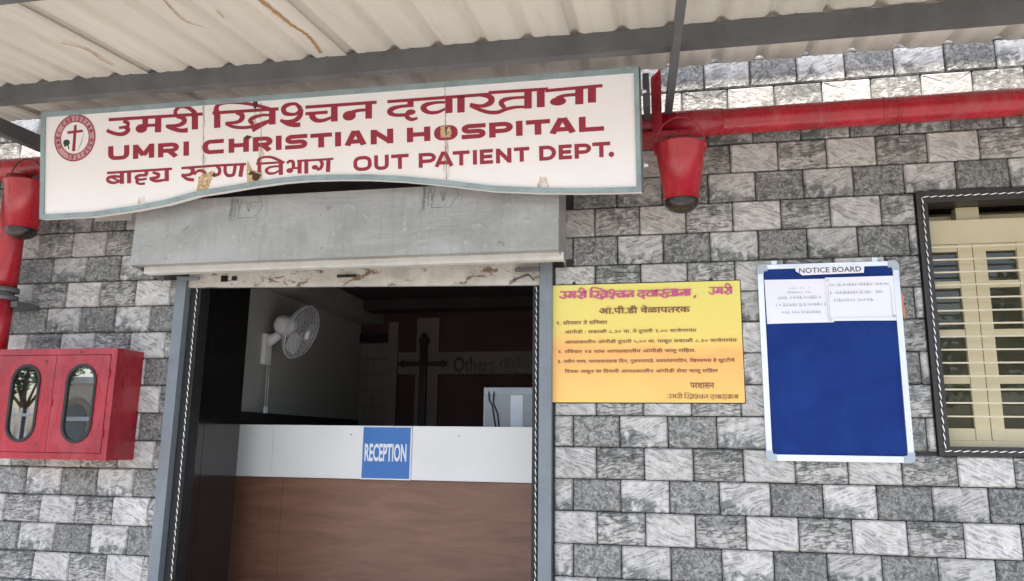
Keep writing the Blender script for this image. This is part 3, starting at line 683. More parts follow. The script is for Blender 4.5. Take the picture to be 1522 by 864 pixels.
# ---------------------------------------------------------------- door frame
df=thing('door_frame','blue-grey steel door frame posts and stained header around the reception doorway','door frame',(-1.25,0,.35))
box('post',-2.318,-2.255,-.045,.23,.352,2.425,'post',df,.003)
box('post',-.275,-.212,-.045,.23,.352,2.452,'post',df,.003)
box('guide_channel',-2.253,-2.190,.0,.09,.352,2.405,'black',df,.002)
box('guide_channel',-.315,-.277,.0,.09,.352,2.40,'black',df,.002)
m=MB(); m.prism([(-2.25,2.362),(-.278,2.322),(-.278,2.45),(-2.25,2.45)],-.03,-.002); m.build('header','peel',df)
m=MB(); m.box(-2.30,-2.17,-.062,-.047,2.395,2.415,.004); m.build('latch_arm','post',df)
m=MB(); m.box(-.40,-.276,-.060,-.046,2.385,2.408,.006); m.build('latch_arm','steel',df)
m=MB(); m.bar((-.41,-.05,2.345),(-.33,-.05,2.372),.006,.008); m.bar((-.33,-.05,2.372),(-.30,-.05,2.34),.006,.008); m.build('bent_hook','iron',df)
box('handle',-1.365,-1.26,-.045,-.031,2.388,2.402,'iron',df,.003)
box('keyhole_plate',-2.05,-2.01,-.038,-.031,2.385,2.42,'iron',df,.003)
box('keyhole_plate',-1.985,-1.955,-.038,-.031,2.39,2.415,'iron',df,.003)
box('soffit',-2.248,-.28,.0,.229,2.40,2.42,'plaster',df)

# twisted string lights
def twist(name,label,pts,grp):
    t=thing(name,label,'string lights',pts[0],grp)
    mb1=MB(); mb2=MB(); P=[Vector(p) for p in pts]; L=0; seg=[]
    A=[];B=[];turn=.036
    for a,b in zip(P[:-1],P[1:]):
        d=(b-a); n=max(2,int(d.length/.006)); t_=d.normalized(); up=Vector((0,1,0)); s_=t_.cross(up)
        for i in range(n):
            p=a+d*i/n; an=2*math.pi*(L+d.length*i/n)/turn; o_=(s_*math.cos(an)+up*math.sin(an))*.0018
            A.append(p+o_); B.append(p-o_)
        L+=d.length
    mb1.tube(A,.0027,5); mb2.tube(B,.0022,5); mb1.build('pale_strand','beadshine',t); mb2.build('dark_strand','black',t)
twist('string_light','twisted pale string light down the left side of the doorway',[(-2.206,-.012,2.38),(-2.206,-.012,1.9),(-2.203,-.012,1.3),(-2.20,-.012,.5)],'twisted string lights framing the openings')
twist('string_light','twisted pale string light down the right side of the doorway beside the yellow notice',[(-.295,-.012,2.33),(-.294,-.012,1.6),(-.290,-.012,.5)],'twisted string lights framing the openings')
twist('string_light','twisted pale string light around the dark frame of the cream window',[(2.47,-.022,2.69),(1.527,-.022,2.69),(1.527,-.022,1.530),(2.47,-.022,1.530)],'twisted string lights framing the openings')

# ---------------------------------------------------------------- rolling shutter hood
sh=thing('shutter_hood','long pale grey sheet metal shutter hood over the doorway under the arched sign','shutter box',(-1.28,0,2.43))
m=MB(); m.add([(-2.42,-.30,2.432),(-.143,-.30,2.432),(-.143,-.285,2.782),(-2.42,-.285,2.782),(-2.42,-.015,2.80),(-.143,-.015,2.80)],[(0,1,2,3),(3,2,5,4)]); m.build('cover_sheet','galv',sh)
for x_ in(-2.42,-.1445):
    m=MB(); m.add([(x_,-.2985,2.433),(x_,-.014,2.40),(x_,-.014,2.798),(x_,-.284,2.780)],[(0,1,2,3)]); m.build('side_plate','galv',sh)
m=MB(); m.add([(-2.42,-.299,2.4325),(-.143,-.299,2.4325),(-.143,-.21,2.440),(-2.42,-.21,2.440)],[(0,1,2,3)]); m.build('bottom_sheet','galv',sh)
m=MB(); m.box(-2.40,-.130,-.212,-.202,2.408,2.442,.002); m.box(-2.40,-.130,-.212,-.165,2.404,2.4075); m.build('flange','flange',sh)
m=MB(); m.box(-2.33,-.16,-.200,-.033,2.436,2.446); m.build('underside_slat','galv',sh)
m=MB(); m.lathe([(0,-.008),(.012,-.008),(.014,0)],(-2.30,-.213,2.425),12,Matrix.Rotation(R(90),3,'X')); m.build('bolt','iron',sh)
for cx,cz,nm in ((-1.762,2.723,0),(-0.715,2.728,0)):
    m=MB(); y=-.3002; yo=lambda z:-.30+(z-2.432)*.043-.0012
    P=[(cx-.042,cz+.058),(cx+.048,cz+.058),(cx+.078,cz),(cx+.034,cz-.060),(cx-.060,cz-.060),(cx-.042,cz+.058)]
    for a,b in zip(P[:-1],P[1:]):
        tx,tz=b[0]-a[0],b[1]-a[1]; l=math.hypot(tx,tz); nx,nz=-tz/l*.0016,tx/l*.0016
        m.add([(a[0]+nx,yo(a[1]),a[1]+nz),(b[0]+nx,yo(b[1]),b[1]+nz),(b[0]-nx,yo(b[1]),b[1]-nz),(a[0]-nx,yo(a[1]),a[1]-nz)],[(0,1,2,3)])
    for bx,bw,b0,b1 in ((-.098,.010,.052,-.008),(-.100,.009,-.014,-.070),(-.078,.004,.05,-.045),(-.066,.007,.045,.02),(-.058,.005,.012,-.02)):
        zz=cz+b0
        while zz>cz+b1:
            h_=random.uniform(.005,.012); w_=bw*random.uniform(.6,1.1)
            m.add([(cx+bx-w_,yo(zz),zz-h_),(cx+bx+w_,yo(zz),zz-h_),(cx+bx+w_,yo(zz),zz),(cx+bx-w_,yo(zz),zz)],[(0,1,2,3)]); zz-=h_*1.15
    m.add([(cx-.018,yo(cz),cz+.02),(cx+.012,yo(cz),cz+.02),(cx+.008,yo(cz),cz-.022),(cx-.004,yo(cz),cz-.03)],[(0,1,2,3)])
    m.build('ink_stamp','ink',sh)

# ---------------------------------------------------------------- main sign board (root leans forward at the top)
SG=thing('sign_board','long white hospital sign board with maroon lettering, teal edge and arched lower side','sign',(0,-.40,2.664),rot=(.14552,0,0))
TL,TR=(-2.912,.586),(.250,.568)
out=[(-2.912,ARCH[0][1])]+ARCH[1:-1]+[(.250,ARCH[-1][1])]+[TR,TL]
m=MB(); m.prism(out,.002,.045); m.build('board','signwhite',SG)
def off(p,i,n):
    x,z=p; return x,z
bt=ARCH; inner=[(-2.886,bt[0][1]+.024)]+[(x,z+.0235) for x,z in bt[1:-1]]+[(.228,bt[-1][1]+.024),(.228,.542),(-2.886,.560)]
n_=len(out); V=[(x,-.006,z) for x,z in out]+[(x,-.006,z) for x,z in inner]+[(x,.0018,z) for x,z in out]+[(x,.0018,z) for x,z in inner]
F=[]
for i in range(n_):
    j=(i+1)%n_; F+=[(i,j,j+n_,i+n_),(i+n_,j+n_,j+3*n_,i+3*n_),(j,i,i+2*n_,j+2*n_)]
m=MB(); m.add(V,F); m.build('edge_trim','teal',SG)
m=MB(); m.prism([(x,z) for x,z in ((.2505,.0),(.2505,.568),(.258,.566),(.258,.002))],.0,.045); m.build('end_cap','steel',SG)
for w_ in 'ucdxyz': m=MB(); hindi(m,w_,.0012); m.build('hindi_word','maroon',SG)
for L_,wx,wz,nm in ((LINE2,.0315,.0205,'english_title'),(LINE3,.0200,.0170,'english_subtitle')):
    for ch,a,b,zt,zb in L_: m=MB(); latin(m,ch,a,b,zt,zb,.0010,wx,wz); m.build('letter','maroon',SG)
m=MB(); disc(m,.118,.175,.0125,.0125,.0010); m.build('full_stop','maroon',SG)
# round emblem
m=MB(); ring(m,-2.706,.437,.088,.122,.0010); m.build('emblem_ring','ringpink',SG)
m=MB(); ring(m,-2.706,.437,.119,.126,.0005); ring(m,-2.706,.437,.085,.0905,.0005)
ribbon(m,[(-2.703,.506,.013),(-2.713,.366,.016)],.0007); ribbon(m,[(-2.752,.468,.013),(-2.657,.471,.013)],.0006)
m.build('emblem_cross','maroon',SG)
txt='UMRI CHRISTIAN HOSPITAL  '
tmp=MB()
for i,ch in enumerate(txt):
    if ch==' ': continue
    a=R(205-i*360/len(txt)); cx,cz=-2.706+.104*math.cos(a),.437+.104*math.sin(a)
    g=MB(); latin(g,ch,-.008,.008,.0115,-.0115,.0006,.0058,.0048)
    ca,sa=math.cos(a-math.pi/2),math.sin(a-math.pi/2)
    tmp.add([(cx+x*ca-z*sa,y,cz+x*sa+z*ca) for x,y,z in g.V],g.F)
tag(tmp.build('emblem_letters','maroon',SG),kind='stuff')
m=MB(); m.add([(-2.755+x,.0009,.408+z) for x,z in ((-.022,.006),(-.020,.018),(-.004,.024),(.012,.020),(.020,.004),(.012,-.006),(.016,-.028),(.010,-.030),(.006,-.010),(-.006,-.012),(-.012,-.018))],[tuple(range(11))])
m.build('emblem_leaf','greyleaf',SG)
m=MB(); ribbon(m,[(-2.650,.462,.002),(-2.668,.405,.006),(-2.690,.362,.001)],.0008); m.build('emblem_feather','corner',SG)
def crack(x,z0,z1,w):
    m=MB(); n=int(abs(z1-z0)/.02)+2
    ribbon(m,[(x+random.uniform(-.002,.002),z0+(z1-z0)*k/n,w*random.uniform(.3,1.3)) for k in range(n+1)],-.0002); return m
crack(-1.949,.555,.11,.0028).build('sheet_joint','crack',SG)
crack(-1.627,.545,.16,.0028).build('sheet_joint','crack',SG)
crack(-.664,.545,.10,.0028).build('sheet_joint','crack',SG)
for x_,a_,b_,w_ in ((-1.949,.35,.09,.05),(-1.627,.33,.15,.045),(-.664,.34,.11,.03),(-1.949,.55,.44,.02),(-1.66,.50,.42,.02),(-2.3,.10,.065,.06),(-.2,.09,.04,.05)):
    m=MB(); ribbon(m,[(x_,a_+(b_-a_)*k/5,w_*(.5+.5*k/5)) for k in range(6)],.0016); m.build('rust_run','faint',SG)
def blob(pts,y,name,mat):
    rd=random.Random(len(pts)+int(abs(pts[0][0])*1000)); Q=[]
    for (a,b),(c,d) in zip(pts,pts[1:]+pts[:1]):
        L=math.hypot(c-a,d-b); n=max(1,int(L/.007))
        for k in range(n): t=k/n; Q.append((a+(c-a)*t+rd.uniform(-.0028,.0028),b+(d-b)*t+rd.uniform(-.0028,.0028)))
    m=MB(); m.add([(x,y,z) for x,z in Q],[tuple(range(len(Q)))]); m.build(name,mat,SG)
blob([(-1.985,.115),(-1.975,.175),(-1.955,.205),(-1.925,.200),(-1.895,.215),(-1.885,.205),(-1.905,.165),(-1.918,.130),(-1.935,.105)],.0002,'rust_patch','rust')
blob([(-1.90,.195),(-1.888,.205),(-1.878,.196),(-1.885,.180)],-.0002,'rust_hole','rustdark')
blob([(-1.700,.145),(-1.706,.20),(-1.700,.262),(-1.690,.235),(-1.672,.205),(-1.630,.19),(-1.628,.150)],.0002,'rust_patch','rust')
blob([(-1.700,.185),(-1.682,.206),(-1.668,.196),(-1.630,.182),(-1.632,.160),(-1.655,.150),(-1.672,.158),(-1.676,.178)],-.0002,'rust_hole','rustdark')
blob([(-.690,.360),(-.688,.305),(-.640,.303),(-.640,.352),(-.664,.362)],-.0001,'rust_patch','rust')
blob([(-.668,.358),(-.660,.300),(-.656,.356)],-.0004,'rust_hole','rustdark')
blob([(-1.672,.552),(-1.648,.558),(-1.646,.532),(-1.658,.506),(-1.668,.530)],-.0004,'rust_hole','rustdark')
blob([(-1.72,.35+.02),(-1.70,.385),(-1.675,.372),(-1.69,.362)],-.0004,'rust_hole','rustdark')
for bx,bz in ((.268,.46),(.266,.12)):
    m=MB(); m.tube([(.257,.02,bz),(.282,.02,bz)],.008,8); m.tube([(.262,.02,bz),(.268,.02,bz)],.014,6); m.build('bolt','alu',SG)

# ---------------------------------------------------------------- canopy
def rz(y): return 3.41+.115*y
cn=thing('canopy','beige corrugated sheet canopy on grey steel tubes above the hospital sign','canopy',(-.5,-.9,3.30))
P0,PR=-.028,1.0635
for s_ in range(-5,4):
    xa=P0+s_*PR; V=[];F=[]; prof=[]; pt=PR/5
    for k in range(5):
        c=xa+.055-.083+.0+k*pt+.0
        prof+= [(c-.012,0),(c,.006),(c+.014,.023),(c+.024,.027),(c+.034,.027),(c+.044,.023),(c+.058,.006),(c+.070,0),(c+.105,.0015),(c+.114,.0045),(c+.124,.0045),(c+.133,.0015)]
    prof.append((xa+PR-.028+.012,-.0022)); prof[0]=(prof[0][0],.0008)
    ys=[-.105,-.3,-.5,-.75,-1.0,-1.25,-1.5,-1.9]; dz=.0025*(s_%2)
    for y in ys:
        for x,h in prof: V.append((x,y+(.018*math.sin(x*7+s_) if y>-.1 else 0),rz(y)+h+dz+.0025*math.sin(x*3.1+y*4)))
    n=len(prof)
    for i in range(len(ys)-1):
        for k in range(n-1): F.append((i*n+k,i*n+k+1,(i+1)*n+k+1,(i+1)*n+k))
    o=mobj('roof_sheet',V,F,'roof',cn,True)
    md=o.modifiers.new('thick','SOLIDIFY'); md.thickness=.0012; md.offset=1
def beam(x0,x1,y,h,w,name,zl,zr): m=MB(); m.bar((x0,y,zl-h/2),(x1,y,zr-h/2),w,h); return m.build(name,'steel',cn)
bb=beam(-5.3,3.8,-.60,.098,.05,'beam',3.372-.01+.0,3.318)
beam(-5.3,3.8,-1.62,.098,.05,'beam',3.220,3.215)
m=MB(); m.bar((.378,-.125,3.150),(.452,-1.30,3.235),.034,.045); m.build('strut','steel',cn)
m=MB(); m.bar((-3.245,-.02,3.235),(-3.245,-1.62,3.30-.13),.045,.085); m.build('strut','steel',cn)
m=MB(); m.bar((3.1,-.02,3.235),(3.1,-1.62,3.17),.045,.085); m.build('strut','steel',cn)
for k,P in enumerate(([(-1.212,-1.30),(-1.205,-1.12),(-1.201,-.99),(-1.185,-.90),(-1.194,-.80),(-1.218,-.68)],[(-1.578,-1.34),(-1.612,-1.20),(-1.618,-1.12),(-1.576,-1.06)],[(-2.30,-1.05),(-2.245,-.96),(-2.266,-.84),(-2.268,-.76)],[(-1.434,-1.19),(-1.443,-1.12)])):
    pts=smooth_path([(x,y) for x,y in P],5); V=[];F=[]; w0=(.030,.009,.016,.006)[k]
    for i,(x,y) in enumerate(pts):
        w=w0*(.5+.5*math.sin(i*1.3+1)**2)*(1-i/len(pts)*.4); V+=[(x-w/2,y,rz(y)-.0040),(x+w/2,y,rz(y)-.0040)]
    for i in range(len(pts)-1): F.append((2*i,2*i+1,2*i+3,2*i+2))
    mobj('water_stain',V,F,'stain',cn)
m=MB(); m.box(.262,.292,-.33,-.04,3.10,3.27,.003); m.build('sign_bracket','steel',cn)
m=MB(); m.box(-2.985,-2.94,-.36,-.04,3.02,3.30,.003); m.build('sign_bracket','steel',cn)

# ---------------------------------------------------------------- fire pipe and riser
fp=thing('fire_pipe','long glossy red water pipe running along the top of the stone wall','pipe',(0,-.10,3.095))
m=MB(); m.tube([(-5.4,-.10,3.095),(-3.0,-.10,3.095),(0,-.10,3.097),(.62,-.10,3.095),(.80,-.10,3.094),(3.9,-.10,3.093)],.0635,24); m.build('pipe_run','red',fp)
m=MB(); m.tube([(.35,-.10,3.096),(.64,-.10,3.095)],.067,24); m.build('sleeve','red',fp)
for x_ in(1.36,1.42): 
    m=MB(); m.tube([(x_,-.10,3.0935),(x_+.012,-.10,3.0935)],.0655,24); m.build('weld_ring','red',fp)
m=MB(); m.box(.298,.348,-.172,-.160,3.02,3.32,.002); m.prism([(.298,3.3205),(.348,3.3205),(.348,3.365)],-.172,-.160); m.build('hanger_plate','red',fp)
m=MB(); m.box(.20,.47,-.20,-.02,3.005,3.028,.002); m.build('bracket_arm','red',fp)
m=MB(); m.tube([(.322,-.168,3.045),(.322,-.155,3.045)],.008,8); m.build('bolt','iron',fp)
rp=thing('fire_riser','vertical red riser pipe with dark clamp above the red hose cabinet','pipe',(-3.33,-.16,2.0))
m=MB(); m.tube([(-3.32,-.165,3.02),(-3.325,-.165,2.36)],.068,20); m.build('pipe_run','red',rp)
m=MB(); m.tube([(-3.325,-.165,2.29),(-3.325,-.165,2.004)],.062,20); m.build('pipe_run','red',rp)
m=MB(); m.tube([(-3.325,-.165,2.36),(-3.325,-.165,2.335)],.082,20); m.tube([(-3.325,-.165,2.315),(-3.325,-.165,2.29)],.082,20); m.tube([(-3.325,-.165,2.335),(-3.325,-.165,2.315)],.06,20); m.build('flange','steel',rp)
m=MB(); m.box(-3.38,-3.22,-.165,-.008,2.25,2.285,.003); m.build('wall_clamp','steel',rp)

# fire buckets
def bucket(loc,label):
    t=thing('fire_bucket',label,'bucket',loc,'red fire buckets hanging beside the sign')
    x,y,z=loc
    m=MB(); m.lathe([(.117,0),(.119,.004),(.122,0),(.119,-.005),(.114,-.01),(.0765,-.268),(.074,-.266),(.111,-.01),(.117,0)],loc,36); m.build('body','red',t)
    m=MB(); m.lathe([(.0775,-.262),(.079,-.272),(.074,-.288),(.055,-.306),(.028,-.317),(0,-.320)],loc,28); m.build('round_base','iron',t)
    m=MB(); hp=[(x-.116*math.cos(a),y-.03*math.sin(a),z+.012+.125*math.sin(a)) for a in [math.pi*k/16 for k in range(17)]]; m.tube(hp,.0038,8); m.build('handle','iron' if x<0 else 'red',t)
    for s_ in(-1,1):
        m=MB(); m.box(x+s_*.118-.004,x+s_*.118+.004,y-.012,y+.012,z-.03,z+.022,.002); m.build('ear','red',t)
    m=MB(); m.add([(x+(.1125-.0385*k)*math.sin(-.1+d),y-(.1135-.0385*k)*math.cos(-.1+d)-.0008,z-.012-.252*k) for k in (0,1) for d in (-.022,.022)],[(0,1,3,2)]); m.build('seam','red',t)
    return t
bucket((.428,-.255,2.917),'red fire bucket with black base hanging from the pipe right of the sign')
bucket((-3.152,-.27,2.930),'red fire bucket with dark base hanging at the left end of the sign')
m=MB(); m.bar((.36,-.165,3.05),(.36,-.26,3.095),.012,.012); 

# ---------------------------------------------------------------- hose cabinet
hc=thing('hose_cabinet','red fire hose cabinet with two pill shaped windows on the wall','cabinet',(-2.87,-.11,1.42))
m=MB(); X0,X1,Z0,Z1,YF=-3.245,-2.500,1.423,2.005,-.212
m.box(X0,X1,-.012-.0,-.002,Z0,Z1); m.box(X0,X0+.012,YF,-.012,Z0,Z1); m.box(X1-.012,X1,YF,-.012,Z0,Z1); m.box(X0+.012,X1-.012,YF,-.012,Z1-.012,Z1); m.box(X0+.012,X1-.012,YF,-.012,Z0,Z0+.012); m.build('casing','redcab',hc)
m=MB(); m.box(X0,X1,YF-.006,YF-.0005,Z1-.034,Z1,.001); m.box(X0,X1,YF-.006,YF-.0005,Z0,Z0+.034,.001); m.box(X0,X0+.022,YF-.006,YF-.0005,Z0+.034,Z1-.034); m.box(X1-.034,X1,YF-.006,YF-.0005,Z0+.034,Z1-.034); m.build('front_frame','redcab',hc)
def pill(cx,cz,w,h,n=9):
    r=w/2; return [(cx+r*math.cos(R(a)),cz+(h/2-r)+r*math.sin(R(a))) for a in [180*k/n for k in range(n+1)]]+[(cx+r*math.cos(R(a)),cz-(h/2-r)+r*math.sin(R(a))) for a in [180+180*k/n for k in range(n+1)]]
def door(x0,x1,cx):
    z0,z1=Z0+.037,Z1-.037; P=pill(cx,1.715,.165,.395); n=len(P); rect=[]
    for x,z in P:   # match ring of points on the rectangle
        dx,dz=x-cx,z-1.715; k=min(((x1-cx) if dx>0 else (cx-x0))/max(abs(dx),1e-6),((z1-1.715) if dz>0 else (1.715-z0))/max(abs(dz),1e-6)); rect.append((cx+dx*k,1.715+dz*k))
    ya,yb=YF-.009,YF-.001
    V=[(x,ya,z) for x,z in rect]+[(x,ya,z) for x,z in P]+[(x,yb,z) for x,z in rect]+[(x,yb,z) for x,z in P]; F=[]
    for i in range(n):
        j=(i+1)%n; F+=[(i,j,j+n,i+n),(i+n,j+n,j+3*n,i+3*n),(i,j,j+2*n,i+2*n)]
    # corner fill
    for sx in(0,1):
        for sz in(0,1):
            c=(x1 if sx else x0,ya,z1 if sz else z0); a=[i for i in range(n) if abs(rect[i][0]-c[0])<1e-5]; b=[i for i in range(n) if abs(rect[i][1]-c[2])<1e-5 and (rect[i][0]-cx)*(c[0]-cx)>0]
            if a and b:
                ia=min(a,key=lambda i:abs(rect[i][1]-c[2])); ib=min(b,key=lambda i:abs(rect[i][0]-c[0])); V.append(c); F.append((ia,ib,len(V)-1))
    m=MB(); m.add(V,F); d=m.build('door','redcab',hc)
    G1=pill(cx,1.715,.183,.413); G2=pill(cx,1.715,.155,.385); m=MB(); V=[(x,ya-.006,z) for x,z in G1]+[(x,ya-.006,z) for x,z in G2]+[(x,ya-.0006,z) for x,z in G1]+[(x,ya+.004,z) for x,z in G2]
    F=[]
    for i in range(n):
        j=(i+1)%n; F+=[(i,j,j+n,i+n),(i+n,j+n,j+3*n,i+3*n),(i,j,j+2*n,i+2*n)]
    m.add(V,F); m.build('gasket','black',d)
    m=MB(); m.prism(pill(cx,1.715,.156,.386),ya+.0035,ya+.005); m.build('pane','mirrorglass',d)
    return d
door(X0+.024,-2.867,-3.038); door(-2.864,X1-.036,-2.695)
for cx,cz,q in ((-2.925,1.935,.007),(-2.60,1.86,.004),(-2.925,1.50,.006),(-2.72,1.985,.005),(-2.56,1.60,.004)):
    m=MB(); m.add([(cx+q*math.cos(a)*(1+.4*math.sin(3*a)),-.2217,cz+q*math.sin(a)*1.3) for a in [k*.9 for k in range(7)]],[tuple(range(7))]); m.build('paint_chip','rustdark',hc)
m=MB(); m.box(-2.872,-2.859,-.228,-.2215,1.70,1.735,.002); m.build('latch','redcab',hc)
for hz in (1.56,1.87):
    m=MB(); m.tube([(-2.533,-.2225,hz-.022),(-2.533,-.2225,hz+.022)],.0035,8); m.build('hinge','redcab',hc)
m=MB(); m.box(-2.4985,-2.494,-.145,-.115,1.80,1.875,.001); m.build('side_lug','redcab',hc)
m=MB(); m.tube([(X0+.1,-.06,1.70),(X0+.25,-.1,1.75),(X0+.3,-.06,1.62),(X0+.12,-.09,1.58),(X0+.2,-.06,1.70)],.025,8); m.build('hose','fence',hc)

# ---------------------------------------------------------------- yellow timetable poster
yb=thing('timetable_poster','yellow and orange hospital timetable poster with pink title right of the doorway','poster',(.24,-.008,1.736))
x0,x1,z0,z1=-.214,.693,1.737,2.318
m=MB(); nx,nz=12,8
m=MB(); m.box(x0-.004,x1+.004,-.0105,-.0065,z0-.005,z1+.005); m.build('backing','black',yb)
V=[];F=[]
for j in range(nz+1):
    for i in range(nx+1):
        u,v=i/nx,j/nz; V.append((x0+(x1-x0)*u,-.0128-.0022*math.sin(u*11+v*5)*math.sin(v*6+u*2)-.0012*(u>.93)*(v<.3),z0+(z1-z0)*v))
for j in range(nz):
    for i in range(nx): a=j*(nx+1)+i; F.append((a,a+1,a+nx+2,a+nx+1))
sheet_=mobj('sheet',[(a-.24,b+.008,c-2.03) for a,b,c in V],F,'yellow',None,True); sheet_.parent=yb; sheet_.location=(.0,0,2.03-1.736)
YT=-.0170
xs=[p[0] for w_,t_,q_ in STROKES if w_ in 'ucd' and t_=='s' for p in q_]; zs=[p[1] for w_,t_,q_ in STROKES if w_ in 'ucd' and t_=='s' for p in q_]
sx0,sx1,sz0,sz1=min(xs),max(xs),min(zs),max(zs)
def title(mb,words,X0_,X1_,Z0_,Z1_,src,y,fat=1.0):
    a,b=src; k=(X1_-X0_)/(b-a); kz=(Z1_-Z0_)/.100
    base=lambda x:.405-.0063*(x+2.5)
    hindi(mb,words,y,lambda x,z,w:(X0_+(x-a)*k,Z0_+(z-base(x))*kz,w*k*1.25*fat))
for fat,mt,yy,nm in ((1.25,'pinkprint',YT-.0004,'title'),):
    for w_ in 'ucd': m=MB(); title(m,w_,-.180,.470,2.238,2.278,(-2.52,.10),yy,fat); m.build('title_word',mt,yb)
    m=MB(); title(m,'u',.545,.663,2.241,2.281,(-2.52,-1.93),yy,fat); m.build('title_word',mt,yb)
    m=MB(); m.tube([(.485,yy,2.250),(.478,yy,2.238)],.004,5); m.build('comma',mt,yb)
def line(s,a,b,z,h,mat='bodyprint',name='text_line',o_=.012): return text_mesh(vis(s),a,b,z-h*.22,z+h*.95,YT,name,mat,yb,o_)
line('ओ.पी.डी वेळापत्रक',.018,.457,2.175,.034,'brownprint',o_=.022)
line('१. सोमवार ते शनिवार',-.191,.060,2.120,.022)
line('ओपीडी : सकाळी ८.३० वा. ते दुपारी १.०० वाजेपर्यंत',-.152,.484,2.072,.022)
line('आपत्कालीन ओपीडी दुपारी ५.०० वा. पासून सकाळी ८.३० वाजेपर्यंत',-.152,.668,2.022,.022)
line('२. रविवार २४ तास आपत्कालीन ओपीडी चालू राहिल.',-.186,.477,1.975,.022)
line('३. नवीन वर्ष, प्रजासत्ताक दिन, गुडफ्रायडे, स्वातंत्र्यदिन, ख्रिसमस हे सुट्टीचे',-.186,.655,1.927,.022)
line('दिवस असून या दिवशी आपत्कालीन ओपीडी सेवा चालू राहिल',-.152,.576,1.878,.022)
line('प्रशासन',.446,.557,1.808,.024)
for w_ in 'ucd': m=MB(); title(m,w_,.339,.668,1.750,1.772,(-2.52,.10),YT,.75); m.build('text_word','bodyprint',yb)
for nx_ in (-.105,.56):
    m=MB(); m.lathe([(0,-.006),(.008,-.006),(.009,0)],(nx_,-.0155,z1+.008),8,Matrix.Rotation(R(90),3,'X')); m.build('nail','iron',yb)

# ---------------------------------------------------------------- notice board
nb=thing('notice_board','upright blue felt notice board in a white metal frame left of the window','notice board',(1.09,-.01,1.478))
X0,X1,Z0,Z1=.775,1.398,1.476,2.388
m=MB(); m.box(X0+.01,X1-.01,-.020,-.007,Z0+.01,Z1-.01); m.build('felt_panel','felt',nb)
for a in ((X0+.03,X1-.03,Z0,Z0+.028),(X0+.03,X1-.03,Z1-.022,Z1)): m=MB(); m.box(a[0],a[1],-.030,-.0068,a[2],a[3],.002); m.build('frame_rail','alu',nb)
for a in ((X0,X0+.026,Z0+.03,Z1-.03),(X1-.026,X1,Z0+.03,Z1-.03)): m=MB(); m.box(a[0],a[1],-.030,-.0068,a[2],a[3],.002); m.build('frame_rail','alu',nb)
for sx,cx in((1,X0),(-1,X1)):
    for sz,cz in((1,Z0),(-1,Z1)):
        P=[(cx+sx*.045,cz-sz*.002)]+[(cx+sx*(.022-.024*math.cos(R(a))),cz+sz*(.022-.024*math.sin(R(a)))) for a in (75,50,25,0)]+[(cx-sx*.002,cz+sz*.045),(cx+sx*.028,cz+sz*.045),(cx+sx*.029,cz+sz*.031),(cx+sx*.045,cz+sz*.030)]
        m=MB(); m.prism(P,-.0325,-.0065); m.build('corner_cap','corner',nb)
for x_ in(.855,1.302): m=MB(); m.box(x_-.012,x_+.012,-.012,-.0066,Z1+.0005,Z1+.022,.001); m.build('hanging_tab','alu',nb); m=MB(); m.lathe([(0,-.004),(.005,-.003),(.006,0)],(x_,-.0122,Z1+.013),8,Matrix.Rotation(R(90),3,'X')); m.build('screw','iron',nb)
def paper(name,label,P,y,curl=0.):
    t=thing(name,label,'paper',(P[0][0],y,P[3][1]))
    n=8; V=[];F=[]
    for j in range(n+1):
        for i in range(n+1):
            u,v=i/n,j/n; a=[P[0][k]*(1-u)+P[1][k]*u for k in(0,1)]; b=[P[3][k]*(1-u)+P[2][k]*u for k in(0,1)]
            V.append((b[0]*(1-v)+a[0]*v,y-.0012*math.sin(u*5+v*3)-curl*((1-v)**3)*abs(math.sin(u*math.pi)),b[1]*(1-v)+a[1]*v))
    for j in range(n):
        for i in range(n): a=j*(n+1)+i; F.append((a,a+1,a+n+2,a+n+1))
    mobj('sheet',V,F,'paper',t,True); return t
def smudge(t,rows,y,mat='pencil'):
    m=MB(); rd=random.Random(len(rows)*13+3)
    for x0_,x1_,z,h in rows:
        x=x0_
        while x<x1_:
            w=min(rd.uniform(.006,.014),x1_-x)
            if rd.random()<.93:
                hh=h*rd.uniform(.6,1.15); m.add([(x,y,z-hh/2),(x+w*.35,y,z-hh/2),(x+w*.35,y,z+hh/2),(x,y,z+hh/2)],[(0,1,2,3)]); m.add([(x+w*.3,y-.0001,z-hh*.5+ (h*.3 if rd.random()<.5 else 0)),(x+w*.9,y-.0001,z-hh*.5+h*.1),(x+w*.9,y-.0001,z-hh*.2+h*.1),(x+w*.3,y-.0001,z-hh*.2)],[(0,1,2,3)])
            x+=w+ (.008 if rd.random()<.18 else .0015)
    m.build('text_line',mat,t)
p1=paper('pinned_paper','left white paper with faint purple print pinned on the blue notice board',[(.805,2.316),(1.078,2.313),(1.105,2.107),(.808,2.104)],-.0225,.002)
smudge(p1,[(.90,1.02,2.272,.005),(.905,1.02,2.252,.008),(.865,1.055,2.227,.014),(.852,1.075,2.193,.015),(.872,1.05,2.158,.013)],-.0246)
p2=paper('pinned_paper','right white paper with grey lines and lifted lower edge pinned on the blue notice board',[(1.076,2.318),(1.372,2.318),(1.374,2.110),(1.083,2.112)],-.0262,.004)
smudge(p2,[(1.095,1.352,2.282,.014),(1.095,1.325,2.245,.014),(1.095,1.285,2.209,.013)],-.0282)
m=MB()
for a in((1.085,2.127,1.36,2.127),): m.box(a[0],a[2],-.0335,-.0332,a[1],a[1]+.0012)
m.box(1.086,1.0875,-.0286,-.0283,2.13,2.28); m.box(1.356,1.3575,-.0286,-.0283,2.13,2.27); m.build('printed_rule','pencil',p2)
